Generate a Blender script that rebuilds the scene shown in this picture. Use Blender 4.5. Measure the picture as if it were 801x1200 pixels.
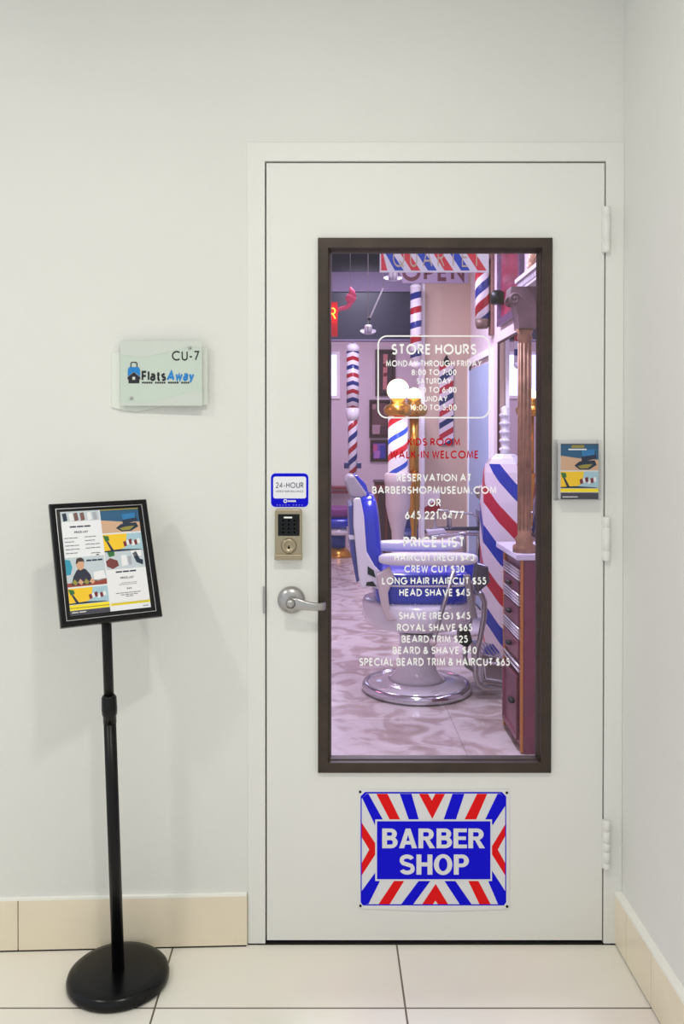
import bpy, math, random
from mathutils import Vector, Matrix
random.seed(7)
for o in list(bpy.data.objects): bpy.data.objects.remove(o)
S = bpy.context.scene; COL = S.collection
PI = math.pi

# ------------------------------------------------------------------ camera
F, D, CH, PX = 1000.0, 2.31, 1.386, 382.0          # focal length (px of 801x1200), distance to wall, eye height
PT = math.radians(.6); PYC = 510 + 1000*math.tan(PT)
cam_d = bpy.data.cameras.new('camera'); cam = bpy.data.objects.new('camera', cam_d); COL.objects.link(cam)
cam.location = (0, -D, CH); cam.rotation_euler = (PI/2-PT, 0, 0)
cam_d.sensor_fit = 'AUTO'; cam_d.sensor_width = 36; cam_d.lens = 36*F/1200
cam_d.shift_x = (400.5-PX)/1200; cam_d.shift_y = -(600-PYC)/1200
cam_d.clip_start = .02
S.camera = cam
def P(px, py, Z):
    """photo pixel at world depth Z from the camera -> world point"""
    a, b = (px-PX)/F, (PYC-py)/F
    dy, dz = math.cos(PT)+b*math.sin(PT), -math.sin(PT)+b*math.cos(PT)
    k = Z/dy
    return Vector((a*k, Z-D, CH+dz*k))
def W(px, py, y=0.0): return P(px, py, D+y)

# ------------------------------------------------------------------ world, lights, exposure
S.view_settings.view_transform = 'Standard'; S.view_settings.look = 'None'
S.view_settings.gamma = 1; S.view_settings.use_curve_mapping = False
S.view_settings.exposure = 0.0
S.cycles.use_denoising = True
wd = bpy.data.worlds.new('world'); S.world = wd; wd.use_nodes = True
bg = wd.node_tree.nodes['Background']; bg.inputs[0].default_value = (.935, .975, 1, 1); bg.inputs[1].default_value = .89
def lamp(name, loc, power, size, col=(1, 1, 1), rot=(0, 0, 0), shape='DISK', sy=None):
    l = bpy.data.lights.new(name, 'AREA'); l.energy = power; l.shape = shape; l.size = size
    if sy: l.size_y = sy
    l.color = col
    o = bpy.data.objects.new(name, l); COL.objects.link(o); o.location = loc; o.rotation_euler = rot
    return o
lamp('lobby_downlight', (.042, -1.456, 2.70), 14.5, .15, (1, .97, .87))
lamp('lobby_downlight', (-1.741, -1.444, 2.70), 14.5, .15, (1, .97, .87))
lamp('shop_ceiling_light', (.35, 1.5, 2.9), 52, .3, (.84, .83, 1), shape='RECTANGLE', sy=1.2)
lamp('shop_ceiling_light', (.35, 3.7, 2.9), 50, .3, (.84, .83, 1), shape='RECTANGLE', sy=1.2)
lamp('shop_ceiling_light', (.3, 6.6, 2.9), 36, .3, (.95, .80, 1), shape='RECTANGLE', sy=1.2)
lamp('shop_pink_light', (-1.2, 3.6, 2.2), 5, .5, (1, .30, .50), rot=(0, math.radians(-60), 0))

# ------------------------------------------------------------------ materials
def lin(c):
    return tuple(((v/255)/12.92 if v/255 <= .04045 else ((v/255+.055)/1.055)**2.4) for v in c)
_M = {}
def mat(name, rgb, rough=.5, metal=0, emit=None, noise=0, nscale=8, bump=0, bscale=60, coat=0, spec=.5):
    if name in _M: return _M[name]
    m = bpy.data.materials.new(name); m.use_nodes = True; nt = m.node_tree; b = nt.nodes['Principled BSDF']
    c = (*lin(rgb), 1)
    b.inputs['Base Color'].default_value = c; b.inputs['Roughness'].default_value = rough
    b.inputs['Metallic'].default_value = metal; b.inputs['Coat Weight'].default_value = coat
    b.inputs['Specular IOR Level'].default_value = spec
    tc = nt.nodes.new('ShaderNodeTexCoord')
    if noise:
        n = nt.nodes.new('ShaderNodeTexNoise'); n.inputs['Scale'].default_value = nscale; n.inputs['Detail'].default_value = 5
        nt.links.new(tc.outputs['Object'], n.inputs['Vector'])
        r = nt.nodes.new('ShaderNodeValToRGB'); e = r.color_ramp.elements
        e[0].position = .3; e[1].position = .7
        e[0].color = (*[max(0, v*(1-noise)) for v in c[:3]], 1); e[1].color = (*[min(1, v*(1+noise)) for v in c[:3]], 1)
        nt.links.new(n.outputs['Fac'], r.inputs['Fac']); nt.links.new(r.outputs['Color'], b.inputs['Base Color'])
    if bump:
        n = nt.nodes.new('ShaderNodeTexNoise'); n.inputs['Scale'].default_value = bscale; n.inputs['Detail'].default_value = 4
        nt.links.new(tc.outputs['Object'], n.inputs['Vector'])
        bp = nt.nodes.new('ShaderNodeBump'); bp.inputs['Strength'].default_value = bump; bp.inputs['Distance'].default_value = .01
        nt.links.new(n.outputs['Fac'], bp.inputs['Height']); nt.links.new(bp.outputs['Normal'], b.inputs['Normal'])
    if emit:
        b.inputs['Emission Color'].default_value = c; b.inputs['Emission Strength'].default_value = emit
    _M[name] = m
    return m
def pal(*rgb, rough=.55): return mat('print_%d_%d_%d' % rgb, rgb, rough)
def math_node(nt, op, a, b=None):
    n = nt.nodes.new('ShaderNodeMath'); n.operation = op
    for i, v in enumerate((a, b)):
        if v is None: continue
        if isinstance(v, (int, float)): n.inputs[i].default_value = v
        else: nt.links.new(v, n.inputs[i])
    return n.outputs[0]
def stripes(name, pitch, turns, cols, rough=.3, phase=0.0, flat=0.0, chev=0.0, emit=0):
    """helical stripes about the object's own z axis (flat: slope against local x instead)"""
    if name in _M: return _M[name]
    m = bpy.data.materials.new(name); m.use_nodes = True; nt = m.node_tree; b = nt.nodes['Principled BSDF']
    tc = nt.nodes.new('ShaderNodeTexCoord'); sx = nt.nodes.new('ShaderNodeSeparateXYZ'); nt.links.new(tc.outputs['Object'], sx.inputs[0])
    v = math_node(nt, 'DIVIDE', sx.outputs['Z'], pitch)
    if turns:
        an = math_node(nt, 'ARCTAN2', sx.outputs['Y'], sx.outputs['X'])
        v = math_node(nt, 'ADD', v, math_node(nt, 'MULTIPLY', an, turns/(2*PI)))
    if flat: v = math_node(nt, 'ADD', v, math_node(nt, 'MULTIPLY', sx.outputs['X'], flat))
    if chev: v = math_node(nt, 'ADD', v, math_node(nt, 'MULTIPLY', math_node(nt, 'ABSOLUTE', sx.outputs['X']), chev))
    v = math_node(nt, 'FRACT', math_node(nt, 'ADD', v, 50+phase))
    r = nt.nodes.new('ShaderNodeValToRGB'); r.color_ramp.interpolation = 'CONSTANT'
    el = r.color_ramp.elements
    el[0].position = 0; el[0].color = (*lin(cols[0][1]), 1); el[1].position = cols[1][0]; el[1].color = (*lin(cols[1][1]), 1)
    for p, c in cols[2:]:
        e = el.new(p); e.color = (*lin(c), 1)
    nt.links.new(v, r.inputs['Fac']); nt.links.new(r.outputs['Color'], b.inputs['Base Color'])
    b.inputs['Roughness'].default_value = rough
    if emit:
        nt.links.new(r.outputs['Color'], b.inputs['Emission Color']); b.inputs['Emission Strength'].default_value = emit
    _M[name] = m
    return m
WH, RD, BL = (222, 216, 222), (160, 12, 36), (20, 34, 112)
CLASSIC = [(0, RD), (.25, WH), (.5, BL), (.75, WH)]
def glass_mat(name, tint=(1, 1, 1), ior=1.5, rough=0.0):
    m = bpy.data.materials.new(name); m.use_nodes = True; nt = m.node_tree; nt.nodes.clear()
    o = nt.nodes.new('ShaderNodeOutputMaterial'); mx = nt.nodes.new('ShaderNodeMixShader')
    t = nt.nodes.new('ShaderNodeBsdfTransparent'); g = nt.nodes.new('ShaderNodeBsdfGlossy'); f = nt.nodes.new('ShaderNodeFresnel')
    t.inputs[0].default_value = (*tint, 1); g.inputs['Roughness'].default_value = rough; f.inputs[0].default_value = ior
    ge = nt.nodes.new('ShaderNodeNewGeometry')
    fr_ = math_node(nt, 'MULTIPLY', f.outputs[0], math_node(nt, 'SUBTRACT', 1.0, ge.outputs['Backfacing']))
    nt.links.new(fr_, mx.inputs[0]); nt.links.new(t.outputs[0], mx.inputs[1]); nt.links.new(g.outputs[0], mx.inputs[2])
    nt.links.new(mx.outputs[0], o.inputs[0]); return m

M_wall = mat('painted_plaster', (226, 226, 222), .75, noise=.02, nscale=1.5, bump=.10, bscale=35)
M_door = mat('painted_door', (229, 229, 225), .5, noise=.015, nscale=2.5, bump=.03, bscale=30)
M_trim = mat('painted_trim', (229, 229, 225), .5, bump=.05, bscale=25)
M_white = mat('white_vinyl', (254, 254, 254), .5)
M_red = mat('red_vinyl', (190, 6, 14), .6, spec=.12)
M_brown = mat('bronze_metal', (58, 46, 38), .42, .25, noise=.25, nscale=14)
M_black = mat('black_plastic', (7, 7, 10), .24, spec=.28)
M_blackm = mat('black_metal', (9, 9, 11), .34, spec=.25)
M_chrome = mat('chrome', (205, 205, 212), .12, 1)
M_satin = mat('satin_steel', (178, 176, 176), .32, 1)
M_nickel = mat('satin_nickel', (168, 156, 132), .38, .9)
M_porc = mat('white_porcelain', (226, 222, 226), .15, coat=.5)
M_leather = mat('blue_leather', (16, 38, 185), .22, coat=.4)
M_wood = mat('mahogany', (122, 56, 78), .35, noise=.22, nscale=7)
M_woodd = mat('dark_wood', (58, 26, 28), .4, noise=.3, nscale=9)
M_gilt = mat('gilt_bead', (196, 128, 70), .4, .2)
M_gold = mat('old_gold', (158, 118, 92), .45, .2, noise=.3, nscale=20)
M_brass = mat('brass', (205, 150, 62), .25, .85)
M_cream = mat('cream_enamel', (206, 190, 186), .35)
M_blackgap = mat('dark_gap', (22, 16, 14), .8)
M_dkglass = mat('dark_panel', (30, 22, 46), .3, spec=.25)
M_grey = mat('grey_paint', (118, 104, 132), .6)
M_glass = glass_mat('clear_glass', (.95, .93, .995))
M_acrylic = glass_mat('clear_acrylic', (.985, .985, .99), 1.4)

# ------------------------------------------------------------------ mesh helpers
class MB:
    def __init__(s): s.v, s.f, s.m, s.s = [], [], [], []
    def add(s, vs, fs, mi=0, smooth=False, T=None):
        n = len(s.v)
        s.v += [tuple(T @ Vector(p)) if T else tuple(p) for p in vs]
        for f in fs: s.f.append([n+i for i in f]); s.m.append(mi); s.s.append(smooth)
        return s
    def box(s, x0, x1, y0, y1, z0, z1, mi=0, T=None):
        return s.add([(x, y, z) for x in (x0, x1) for y in (y0, y1) for z in (z0, z1)],
                     [(0, 1, 3, 2), (4, 6, 7, 5), (0, 4, 5, 1), (2, 3, 7, 6), (0, 2, 6, 4), (1, 5, 7, 3)], mi, False, T)
    def lathe(s, prof, seg=40, mi=0, T=None, smooth=True, a0=0.0):
        vs = [(r*math.cos(a0+2*PI*k/seg), r*math.sin(a0+2*PI*k/seg), z) for r, z in prof for k in range(seg)]
        fs = [(i*seg+k, i*seg+(k+1) % seg, (i+1)*seg+(k+1) % seg, (i+1)*seg+k) for i in range(len(prof)-1) for k in range(seg)]
        s.add(vs, fs, mi, smooth, T)
        n = len(s.v)-len(vs)
        for i, rev in ((0, True), (len(prof)-1, False)):
            if prof[i][0] > 1e-5:
                f = [n+i*seg+k for k in range(seg)]
                s.f.append(f[::-1] if rev else f); s.m.append(mi); s.s.append(False)
        return s
    def tube(s, pts, r, seg=12, mi=0, T=None):
        pts = [Vector(p) for p in pts]; rs = r if isinstance(r, (list, tuple)) else [r]*len(pts)
        vs, prev = [], None
        for i, p in enumerate(pts):
            t = (pts[min(i+1, len(pts)-1)]-pts[max(i-1, 0)]).normalized()
            if prev is None:
                u = Vector((0, 0, 1)).cross(t)
                if u.length < .1: u = Vector((1, 0, 0)).cross(t)
            else: u = prev - t*prev.dot(t)
            u.normalize(); w = t.cross(u); prev = u
            vs += [p+(u*math.cos(2*PI*k/seg)+w*math.sin(2*PI*k/seg))*rs[i] for k in range(seg)]
        fs = [(i*seg+k, i*seg+(k+1) % seg, (i+1)*seg+(k+1) % seg, (i+1)*seg+k) for i in range(len(pts)-1) for k in range(seg)]
        n = len(s.v); s.add(vs, fs, mi, True, T)
        s.add([vs[k] for k in range(seg)], [tuple(range(seg))[::-1]], mi, False, T)
        s.add([vs[(len(pts)-1)*seg+k] for k in range(seg)], [tuple(range(seg))], mi, False, T)
        return s
    def prism(s, poly, y0, y1, mi=0, T=None):
        """poly in (x, z), extruded along y"""
        n = len(poly); vs = [(x, y0, z) for x, z in poly]+[(x, y1, z) for x, z in poly]
        fs = [tuple(range(n)), tuple(range(n, 2*n))[::-1]]+[(i, i+n, (i+1) % n+n, (i+1) % n) for i in range(n)]
        return s.add(vs, fs, mi, False, T)
    def ring(s, x0, x1, z0, z1, prof, mi=0, T=None):
        """mitred frame: prof = (inward, toward viewer) points"""
        vs = []
        for d, h in prof: vs += [(x0+d, -h, z0+d), (x1-d, -h, z0+d), (x1-d, -h, z1-d), (x0+d, -h, z1-d)]
        fs = [(i*4+k, i*4+(k+1) % 4, (i+1)*4+(k+1) % 4, (i+1)*4+k) for i in range(len(prof)-1) for k in range(4)]
        return s.add(vs, fs, mi, False, T)
    def blob(s, c, r, e=.5, n=24, mi=0, T=None):
        """superellipsoid cushion"""
        sg = lambda v, p: math.copysign(abs(v)**p, v)
        vs, fs = [], []
        for i in range(n+1):
            a = -PI/2+PI*i/n
            for k in range(2*n):
                b = PI*k/n
                vs.append((c[0]+r[0]*sg(math.cos(a), e)*sg(math.cos(b), e), c[1]+r[1]*sg(math.cos(a), e)*sg(math.sin(b), e), c[2]+r[2]*sg(math.sin(a), e)))
        m = 2*n
        fs = [(i*m+k, i*m+(k+1) % m, (i+1)*m+(k+1) % m, (i+1)*m+k) for i in range(n) for k in range(m)]
        return s.add(vs, fs, mi, True, T)
    def flat(s, poly, y, mi=0):
        return s.add([(x, y, z) for x, z in poly], [tuple(range(len(poly)))], mi)
    def build(s, name, mats, parent=None, loc=None, bevel=0, seg=2):
        flatp = name.endswith(('_print', '_lettering'))
        me = bpy.data.meshes.new(name); me.from_pydata(s.v, [], s.f)
        for m in (mats if isinstance(mats, (list, tuple)) else [mats]): me.materials.append(m)
        me.polygons.foreach_set('material_index', s.m); me.polygons.foreach_set('use_smooth', s.s)
        import bmesh
        b = bmesh.new(); b.from_mesh(me)
        bmesh.ops.remove_doubles(b, verts=b.verts, dist=1e-6)
        if flatp:
            for f_ in b.faces:
                f_.normal_update()
                if f_.normal.y > 0: f_.normal_flip()
        else: bmesh.ops.recalc_face_normals(b, faces=b.faces)
        b.to_mesh(me); b.free(); me.update()
        o = bpy.data.objects.new(name, me); COL.objects.link(o)
        if parent: o.parent = parent
        if loc is not None: o.location = loc
        if bevel:
            md = o.modifiers.new('bevel', 'BEVEL'); md.width = bevel; md.segments = seg; md.limit_method = 'ANGLE'; md.angle_limit = math.radians(40)
        return o
def tag(o, label=None, cat=None, group=None, kind=None):
    if label: o['label'] = label
    if cat: o['category'] = cat
    if group: o['group'] = group
    if kind: o['kind'] = kind
    return o
def thing(name, label, cat, loc=(0, 0, 0), rz=0, group=None, kind=None):
    o = bpy.data.objects.new(name, None); COL.objects.link(o); o.location = loc; o.rotation_euler = (0, 0, rz); o.empty_display_size = .1
    return tag(o, label, cat, group, kind)
def dup(root, loc, rz, label):
    r = root.copy(); COL.objects.link(r); r.location = loc; r.rotation_euler = (0, 0, rz); r['label'] = label
    for ch in list(root.children):
        c = ch.copy(); COL.objects.link(c); c.parent = r
        for g in list(ch.children):
            d = g.copy(); COL.objects.link(d); d.parent = c
    return r

# ------------------------------------------------------------------ stroke lettering
def arc(cx, cy, rx, ry, a0, a1, n=14):
    return [(cx+rx*math.cos(math.radians(a0+(a1-a0)*i/n)), cy+ry*math.sin(math.radians(a0+(a1-a0)*i/n))) for i in range(n+1)]
G = {
 'A': (.8, [[(0, 0), (.4, 1), (.8, 0)], [(.13, .32), (.67, .32)]]),
 'B': (.54, [[(0, 0), (0, 1), (.25, 1)]+arc(.25, .76, .24, .24, 90, -90)+[(0, .52)], [(.25, .52)]+arc(.28, .26, .26, .26, 90, -90)+[(0, 0)]]),
 'C': (.86, [arc(.5, .5, .5, .5, 48, 312, 22)]),
 'D': (.70, [[(0, 0), (0, 1), (.2, 1)]+arc(.2, .5, .5, .5, 90, -90, 18)+[(0, 0), (0, .1)]]),
 'E': (.46, [[(.46, 1), (0, 1), (0, 0), (.46, 0)], [(0, .52), (.42, .52)]]),
 'F': (.44, [[(.44, 1), (0, 1), (0, 0)], [(0, .5), (.40, .5)]]),
 'G': (.98, [arc(.5, .5, .5, .5, 45, 355, 24)+[(.98, .48), (.56, .48)]]),
 'H': (.62, [[(0, 0), (0, 1)], [(.62, 0), (.62, 1)], [(0, .53), (.62, .53)]]),
 'I': (.0, [[(0, 0), (0, 1)]]),
 'K': (.58, [[(0, 0), (0, 1)], [(.54, 1), (.02, .47)], [(.16, .6), (.58, 0)]]),
 'L': (.42, [[(0, 1), (0, 0), (.42, 0)]]),
 'M': (.86, [[(0, 0), (.1, 1), (.43, .12), (.76, 1), (.86, 0)]]),
 'N': (.68, [[(0, 0), (0, 1), (.68, 0), (.68, 1)]]),
 'O': (1.0, [arc(.5, .5, .5, .5, 90, 450, 32)]),
 'P': (.5, [[(0, 0), (0, 1), (.24, 1)]+arc(.24, .73, .26, .27, 90, -90)+[(0, .46)]]),
 'Q': (1.0, [arc(.5, .5, .5, .5, 90, 450, 32), [(.58, .32), (.95, -.04)]]),
 'R': (.54, [[(0, 0), (0, 1), (.24, 1)]+arc(.24, .74, .26, .26, 90, -90)+[(0, .48)], [(.22, .48), (.54, 0)]]),
 'S': (.5, [arc(.25, .75, .24, .25, 35, 270, 14)+arc(.25, .25, .25, .25, 90, -145, 14)[1:]]),
 'T': (.52, [[(0, 1), (.52, 1)], [(.26, 1), (.26, 0)]]),
 'U': (.58, [[(0, 1), (0, .29)]+arc(.29, .29, .29, .29, 180, 360)+[(.58, 1)]]),
 'V': (.72, [[(0, 1), (.36, 0), (.72, 1)]]),
 'W': (1.0, [[(0, 1), (.25, 0), (.5, .95), (.75, 0), (1.0, 1)]]),
 'Y': (.66, [[(0, 1), (.33, .46), (.66, 1)], [(.33, .5), (.33, 0)]]),
 '0': (.5, [arc(.25, .5, .25, .5, 90, 450, 28)]),
 '1': (.2, [[(0, .86), (.18, 1), (.18, 0)]]),
 '2': (.5, [arc(.25, .74, .25, .26, 170, -35, 12)+[(0, 0), (.52, 0)]]),
 '3': (.48, [arc(.23, .76, .22, .24, 150, -90, 12)+arc(.23, .26, .25, .26, 90, -150, 12)[1:]]),
 '4': (.54, [[(.42, 0), (.42, 1), (0, .27), (.54, .27)]]),
 '5': (.48, [[(.44, 1), (.12, 1), (.05, .56)]+arc(.21, .32, .27, .32, 125, -150, 14)]),
 '6': (.5, [[(.37, 1), (.03, .42)], arc(.25, .3, .25, .3, 90, 450, 24)]),
 '7': (.48, [[(0, 1), (.48, 1), (.12, 0)]]),
 '8': (.48, [arc(.24, .76, .21, .24, -90, 270, 22), arc(.24, .26, .24, .26, 90, 450, 22)]),
 '9': (.5, [[(.13, 0), (.47, .58)], arc(.25, .7, .25, .3, 90, 450, 24)]),
 '$': (.5, [arc(.25, .74, .24, .22, 35, 270, 12)+arc(.25, .27, .25, .25, 90, -145, 12)[1:], [(.25, 1.1), (.25, -.1)]]),
 '&': (.66, [[(.66, 0), (.15, .66)], arc(.28, .8, .15, .2, 215, -50, 14)+[(.24, .52)], [(.3, .55)]+arc(.24, .26, .24, .26, 100, 310, 14)+[(.64, .46)]]),
 '(': (.2, [arc(.45, .45, .45, .7, 130, 230, 10)]), ')': (.2, [arc(-.25, .45, .45, .7, 50, -50, 10)]),
 '.': (.04, [[(.02, -.09), (.02, .12)]]), ':': (.04, [[(.02, -.09), (.02, .12)], [(.02, .46), (.02, .67)]]),
 '-': (.3, [[(0, .38), (.3, .38)]]),
 'l': (.0, [[(0, 0), (0, 1.05)]]),
 'a': (.44, [[(.04, .6)]+arc(.22, .5, .2, .2, 120, 0, 8)+[(.42, 0)], arc(.2, .2, .2, .2, 0, 360, 18)]),
 't': (.3, [[(.14, .95), (.14, .12)]+arc(.28, .14, .14, .14, 180, 290, 6), [(0, .68), (.3, .68)]]),
 's': (.36, [arc(.18, .53, .16, .17, 35, 270, 10)+arc(.18, .18, .18, .18, 90, -145, 10)[1:]]),
 'w': (.72, [[(0, .7), (.18, 0), (.36, .65), (.54, 0), (.72, .7)]]),
 'y': (.46, [[(0, .7), (.24, .02)], [(.46, .7), (.14, -.3)]]),
}
def ribbon(mb, pts, hw, fn, mi):
    cl_ = [pts[0]]
    for p in pts[1:]:
        if math.dist(p, cl_[-1]) > .015*hw+1e-7: cl_.append(p)
    pts = cl_; closed = len(pts) > 3 and math.dist(pts[0], pts[-1]) < 1e-5
    if closed: pts = pts[:-1]
    n = len(pts); L, R = [], []
    for i, p in enumerate(pts):
        a = pts[i-1] if (closed or i > 0) else None
        b = pts[(i+1) % n] if (closed or i < n-1) else None
        def nrm(u, v):
            dx, dy = v[0]-u[0], v[1]-u[1]; l = math.hypot(dx, dy) or 1
            return (-dy/l, dx/l)
        if a is None: q = nrm(p, b); k = 1
        elif b is None: q = nrm(a, p); k = 1
        else:
            n1, n2 = nrm(a, p), nrm(p, b); q = (n1[0]+n2[0], n1[1]+n2[1]); l = math.hypot(*q)
            if l < .15: q = n1; k = 1
            else:
                q = (q[0]/l, q[1]/l); k = min(1/max(.2, q[0]*n1[0]+q[1]*n1[1]), 2.2)
        L.append((p[0]+q[0]*hw*k, p[1]+q[1]*hw*k)); R.append((p[0]-q[0]*hw*k, p[1]-q[1]*hw*k))
    vs = [fn(*q) for q in L+R]
    fs = [(i, (i+1) % n, (i+1) % n+n, i+n) for i in range(n if closed else n-1)]
    mb.add(vs, fs, mi)
def text(mb, s, x0, x1, z0, z1, y, wt=.15, mi=0, gap=.17, slant=0, fn=None):
    """write s in the box x0..x1, z0..z1 on the plane y (viewer at -y)"""
    h = z1-z0; cur = 0; items = []
    for ch in s:
        if ch == ' ': cur += .36; continue
        w, st = G[ch]; items.append((cur, st)); cur += w+wt+gap
    tot = max(cur-gap, .01); sx = (x1-x0)/tot
    for x, st in items:
        for j, pl in enumerate(st):
            pts = [((x+wt/2+u)*1.0, wt/2+v*(1-wt)) for u, v in pl]
            ribbon(mb, pts, wt/2, lambda a, b: (x0+(a+slant*b)*sx, y-.00006*j, z0+b*h), mi)

def bold(mb, s, x0, x1, z0, z1, y, mi):
    t, hb, gap = .235, .185, .07
    def quad(*p): return [[p[0], p[1]], [p[3], p[2]]]
    def rect(a, b, c, d): return [[(a, c), (b, c)], [(a, d), (b, d)]]
    def bowl(x, r, za, zb): # band from the stem round a bowl
        zm = (za+zb)/2; h = (zb-za)/2
        o = [(t-.02, zb)]+arc(x, zm, r, h, 90, -90, 16)+[(t-.02, za)]; i = [(t-.02, zb-hb)]+arc(x, zm, r-t, h-hb, 90, -90, 16)+[(t-.02, za+hb)]
        return [o, i]
    def stroke(c, hw):
        o, i = [], []
        for k, p in enumerate(c):
            a, b = c[max(k-1, 0)], c[min(k+1, len(c)-1)]; l = math.dist(a, b); nx, nz = -(b[1]-a[1])/l, (b[0]-a[0])/l
            o.append((p[0]+nx*hw, p[1]+nz*hw)); i.append((p[0]-nx*hw, p[1]-nz*hw))
        return [o, i]
    GB = {'E': (.66, [rect(0, t, 0, 1), rect(t, .66, 0, hb), rect(t, .61, .42, .60), rect(t, .65, 1-hb, 1)]),
          'H': (.76, [rect(0, t, 0, 1), rect(.76-t, .76, 0, 1), rect(t, .76-t, .41, .61)]),
          'B': (.76, [rect(0, t, 0, 1), bowl(.42, .30, .45, 1), bowl(.43, .33, 0, .595)]),
          'P': (.72, [rect(0, t, 0, 1), bowl(.40, .32, .37, 1)]),
          'R': (.82, [rect(0, t, 0, 1), bowl(.43, .32, .41, 1), quad((.30, .45), (.53, .45), (.82, 0), (.55, 0))]),
          'A': (.88, [quad((0, 0), (.25, 0), (.475, .80), (.325, 1)), quad((.63, 0), (.88, 0), (.555, 1), (.405, .80)), [[(.325, 1), (.555, 1)], [(.405, .80), (.475, .80)]], rect(.23, .65, .19, .37)]),
          'O': (.88, [[arc(.44, .5, .44, .52, 0, 360, 36), arc(.44, .5, .205, .33, 0, 360, 36)]]),
          'S': (.74, [stroke(arc(.36, .735, .25, .165, 15, 180, 12)+[(.115, .66), (.17, .575), (.37, .505), (.57, .44), (.625, .35)]+arc(.37, .27, .255, .17, 10, -168, 14), .10)])}
    tot = sum(GB[c][0]+gap for c in s)-gap; k = (x1-x0)/tot; x = x0
    for c in s:
        w, bands = GB[c]
        for j, (o, i) in enumerate(bands):
            n = len(o); mb.add([(x+a*k, y-.00008*j, z0+b*(z1-z0)) for a, b in o+i], [(q, q+1, n+q+1, n+q) for q in range(n-1)], mi)
        x += (w+gap)*k

# ================================================================== SETTING
def structure(o, label, cat): return tag(o, label, cat, kind='structure')
XR = .803                                           # lobby right wall
# front wall with the door opening (casing 289..728 px)
cx0, cx1, cz1 = W(290, 600).x, XR, W(600, 167).z
mb = MB()
yl = -.045
mb.prism([(cx0, -.3), (cx0, 2.76), (-2.6, 2.76), (-2.6, -.3)], 0, .14)
n0 = len(mb.v)-8
for i in range(n0, len(mb.v)):
    v = mb.v[i]
    if v[0] < -2 and v[1] == 0: mb.v[i] = (v[0], -.10, v[2])
mb.box(cx0, 2.0, 0, .14, cz1, 2.76); mb.box(XR, 2.0, .0, .14, -.3, cz1)
structure(mb.build('wall_back', M_wall), 'cream painted plaster wall around the white door', 'wall')
structure(MB().box(XR, XR+.15, -3.6, -.0005, -.3, 2.76).build('wall_right', M_wall), 'cream painted side wall meeting the door casing at right', 'wall')
structure(MB().box(-2.6, XR+.15, -3.6, .14, 2.76, 2.85).build('ceiling', M_wall), 'white lobby ceiling above the door', 'ceiling')

# lobby floor, polished cream tiles
m = bpy.data.materials.new('cream_tiles'); m.use_nodes = True; nt = m.node_tree; b = nt.nodes['Principled BSDF']
tc = nt.nodes.new('ShaderNodeTexCoord'); mp = nt.nodes.new('ShaderNodeMapping'); br = nt.nodes.new('ShaderNodeTexBrick')
gx = W(203.7, 1111).x; TS = .606; gy = P(560, 1186.5, 2.05).y
mp.inputs['Location'].default_value = (-gx+TS*10, -gy+TS*10, 0)
br.offset = 0; br.inputs['Scale'].default_value = 1; br.inputs['Brick Width'].default_value = TS; br.inputs['Row Height'].default_value = TS
br.inputs['Mortar Size'].default_value = .0026; br.inputs['Mortar Smooth'].default_value = .2
br.inputs['Color1'].default_value = (*lin((244, 238, 228)), 1); br.inputs['Color2'].default_value = (*lin((246, 241, 232)), 1); br.inputs['Mortar'].default_value = (*lin((108, 96, 80)), 1)
nt.links.new(tc.outputs['Object'], mp.inputs[0]); nt.links.new(mp.outputs[0], br.inputs['Vector'])
nz = nt.nodes.new('ShaderNodeTexNoise'); nz.inputs['Scale'].default_value = 3; nt.links.new(tc.outputs['Object'], nz.inputs['Vector'])
mx = nt.nodes.new('ShaderNodeMix'); mx.data_type = 'RGBA'; mx.blend_type = 'MULTIPLY'; mx.inputs[0].default_value = .12
nt.links.new(br.outputs['Color'], mx.inputs[6]); nt.links.new(nz.outputs['Color'], mx.inputs[7]); nt.links.new(mx.outputs[2], b.inputs['Base Color'])
b.inputs['Roughness'].default_value = .28
structure(MB().box(-2.6, XR+.15, -3.6, .0, -.1, 0).build('floor', m), 'polished cream tile floor with thin dark grout lines', 'floor')

# tile baseboards with a white caulked top edge
M_base = mat('beige_base_tile', (236, 224, 201), .3, noise=.05, nscale=4)
M_caulk = mat('white_caulk', (246, 244, 238), .6)
bh = W(290, 1052.5).z - W(290, 1111).z
mb = MB()
def slab(x0, x1, mi=0, z0=.0, z1=.13):
    f = lambda x: (x-cx0)*.0385
    mb.add([(x, f(x)+dy, z) for x in (x0, x1) for dy in (-.011, .02) for z in (z0, z1)],
           [(0, 1, 3, 2), (4, 6, 7, 5), (0, 4, 5, 1), (2, 3, 7, 6), (0, 2, 6, 4), (1, 5, 7, 3)], mi)
xs = W(26.5, 1090).x
slab(xs+.0015, cx0-.002, 0, .004, bh); slab(xs-.61, xs-.0015, 0, .004, bh); slab(xs-1.22, xs-.613, 0, .004, bh)
slab(xs-1.22, cx0-.003, 1, bh, bh+.006); slab(xs-1.22, cx0-.004, 2, 0, .004)
structure(mb.build('baseboard_left', [M_base, M_caulk, M_blackgap]), 'beige tile baseboard left of the door with thin white top edge', 'baseboard')
mb = MB(); bx = XR-.018; last = -.001
for yb in (-.09, gy, gy-.3, gy-.606, gy-1.2, -3.5):
    mb.box(bx, XR+.01, yb+.001, last, .004, bh); last = yb-.001
mb.box(bx-.001, XR+.01, -3.5, -.001, bh, bh+.008, 1); mb.box(bx+.002, XR+.01, -3.5, -.001, 0, .004, 2)
structure(mb.build('baseboard_right', [M_base, M_caulk, M_blackgap]), 'beige tile baseboard along the side wall with white top ledge', 'baseboard')

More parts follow.
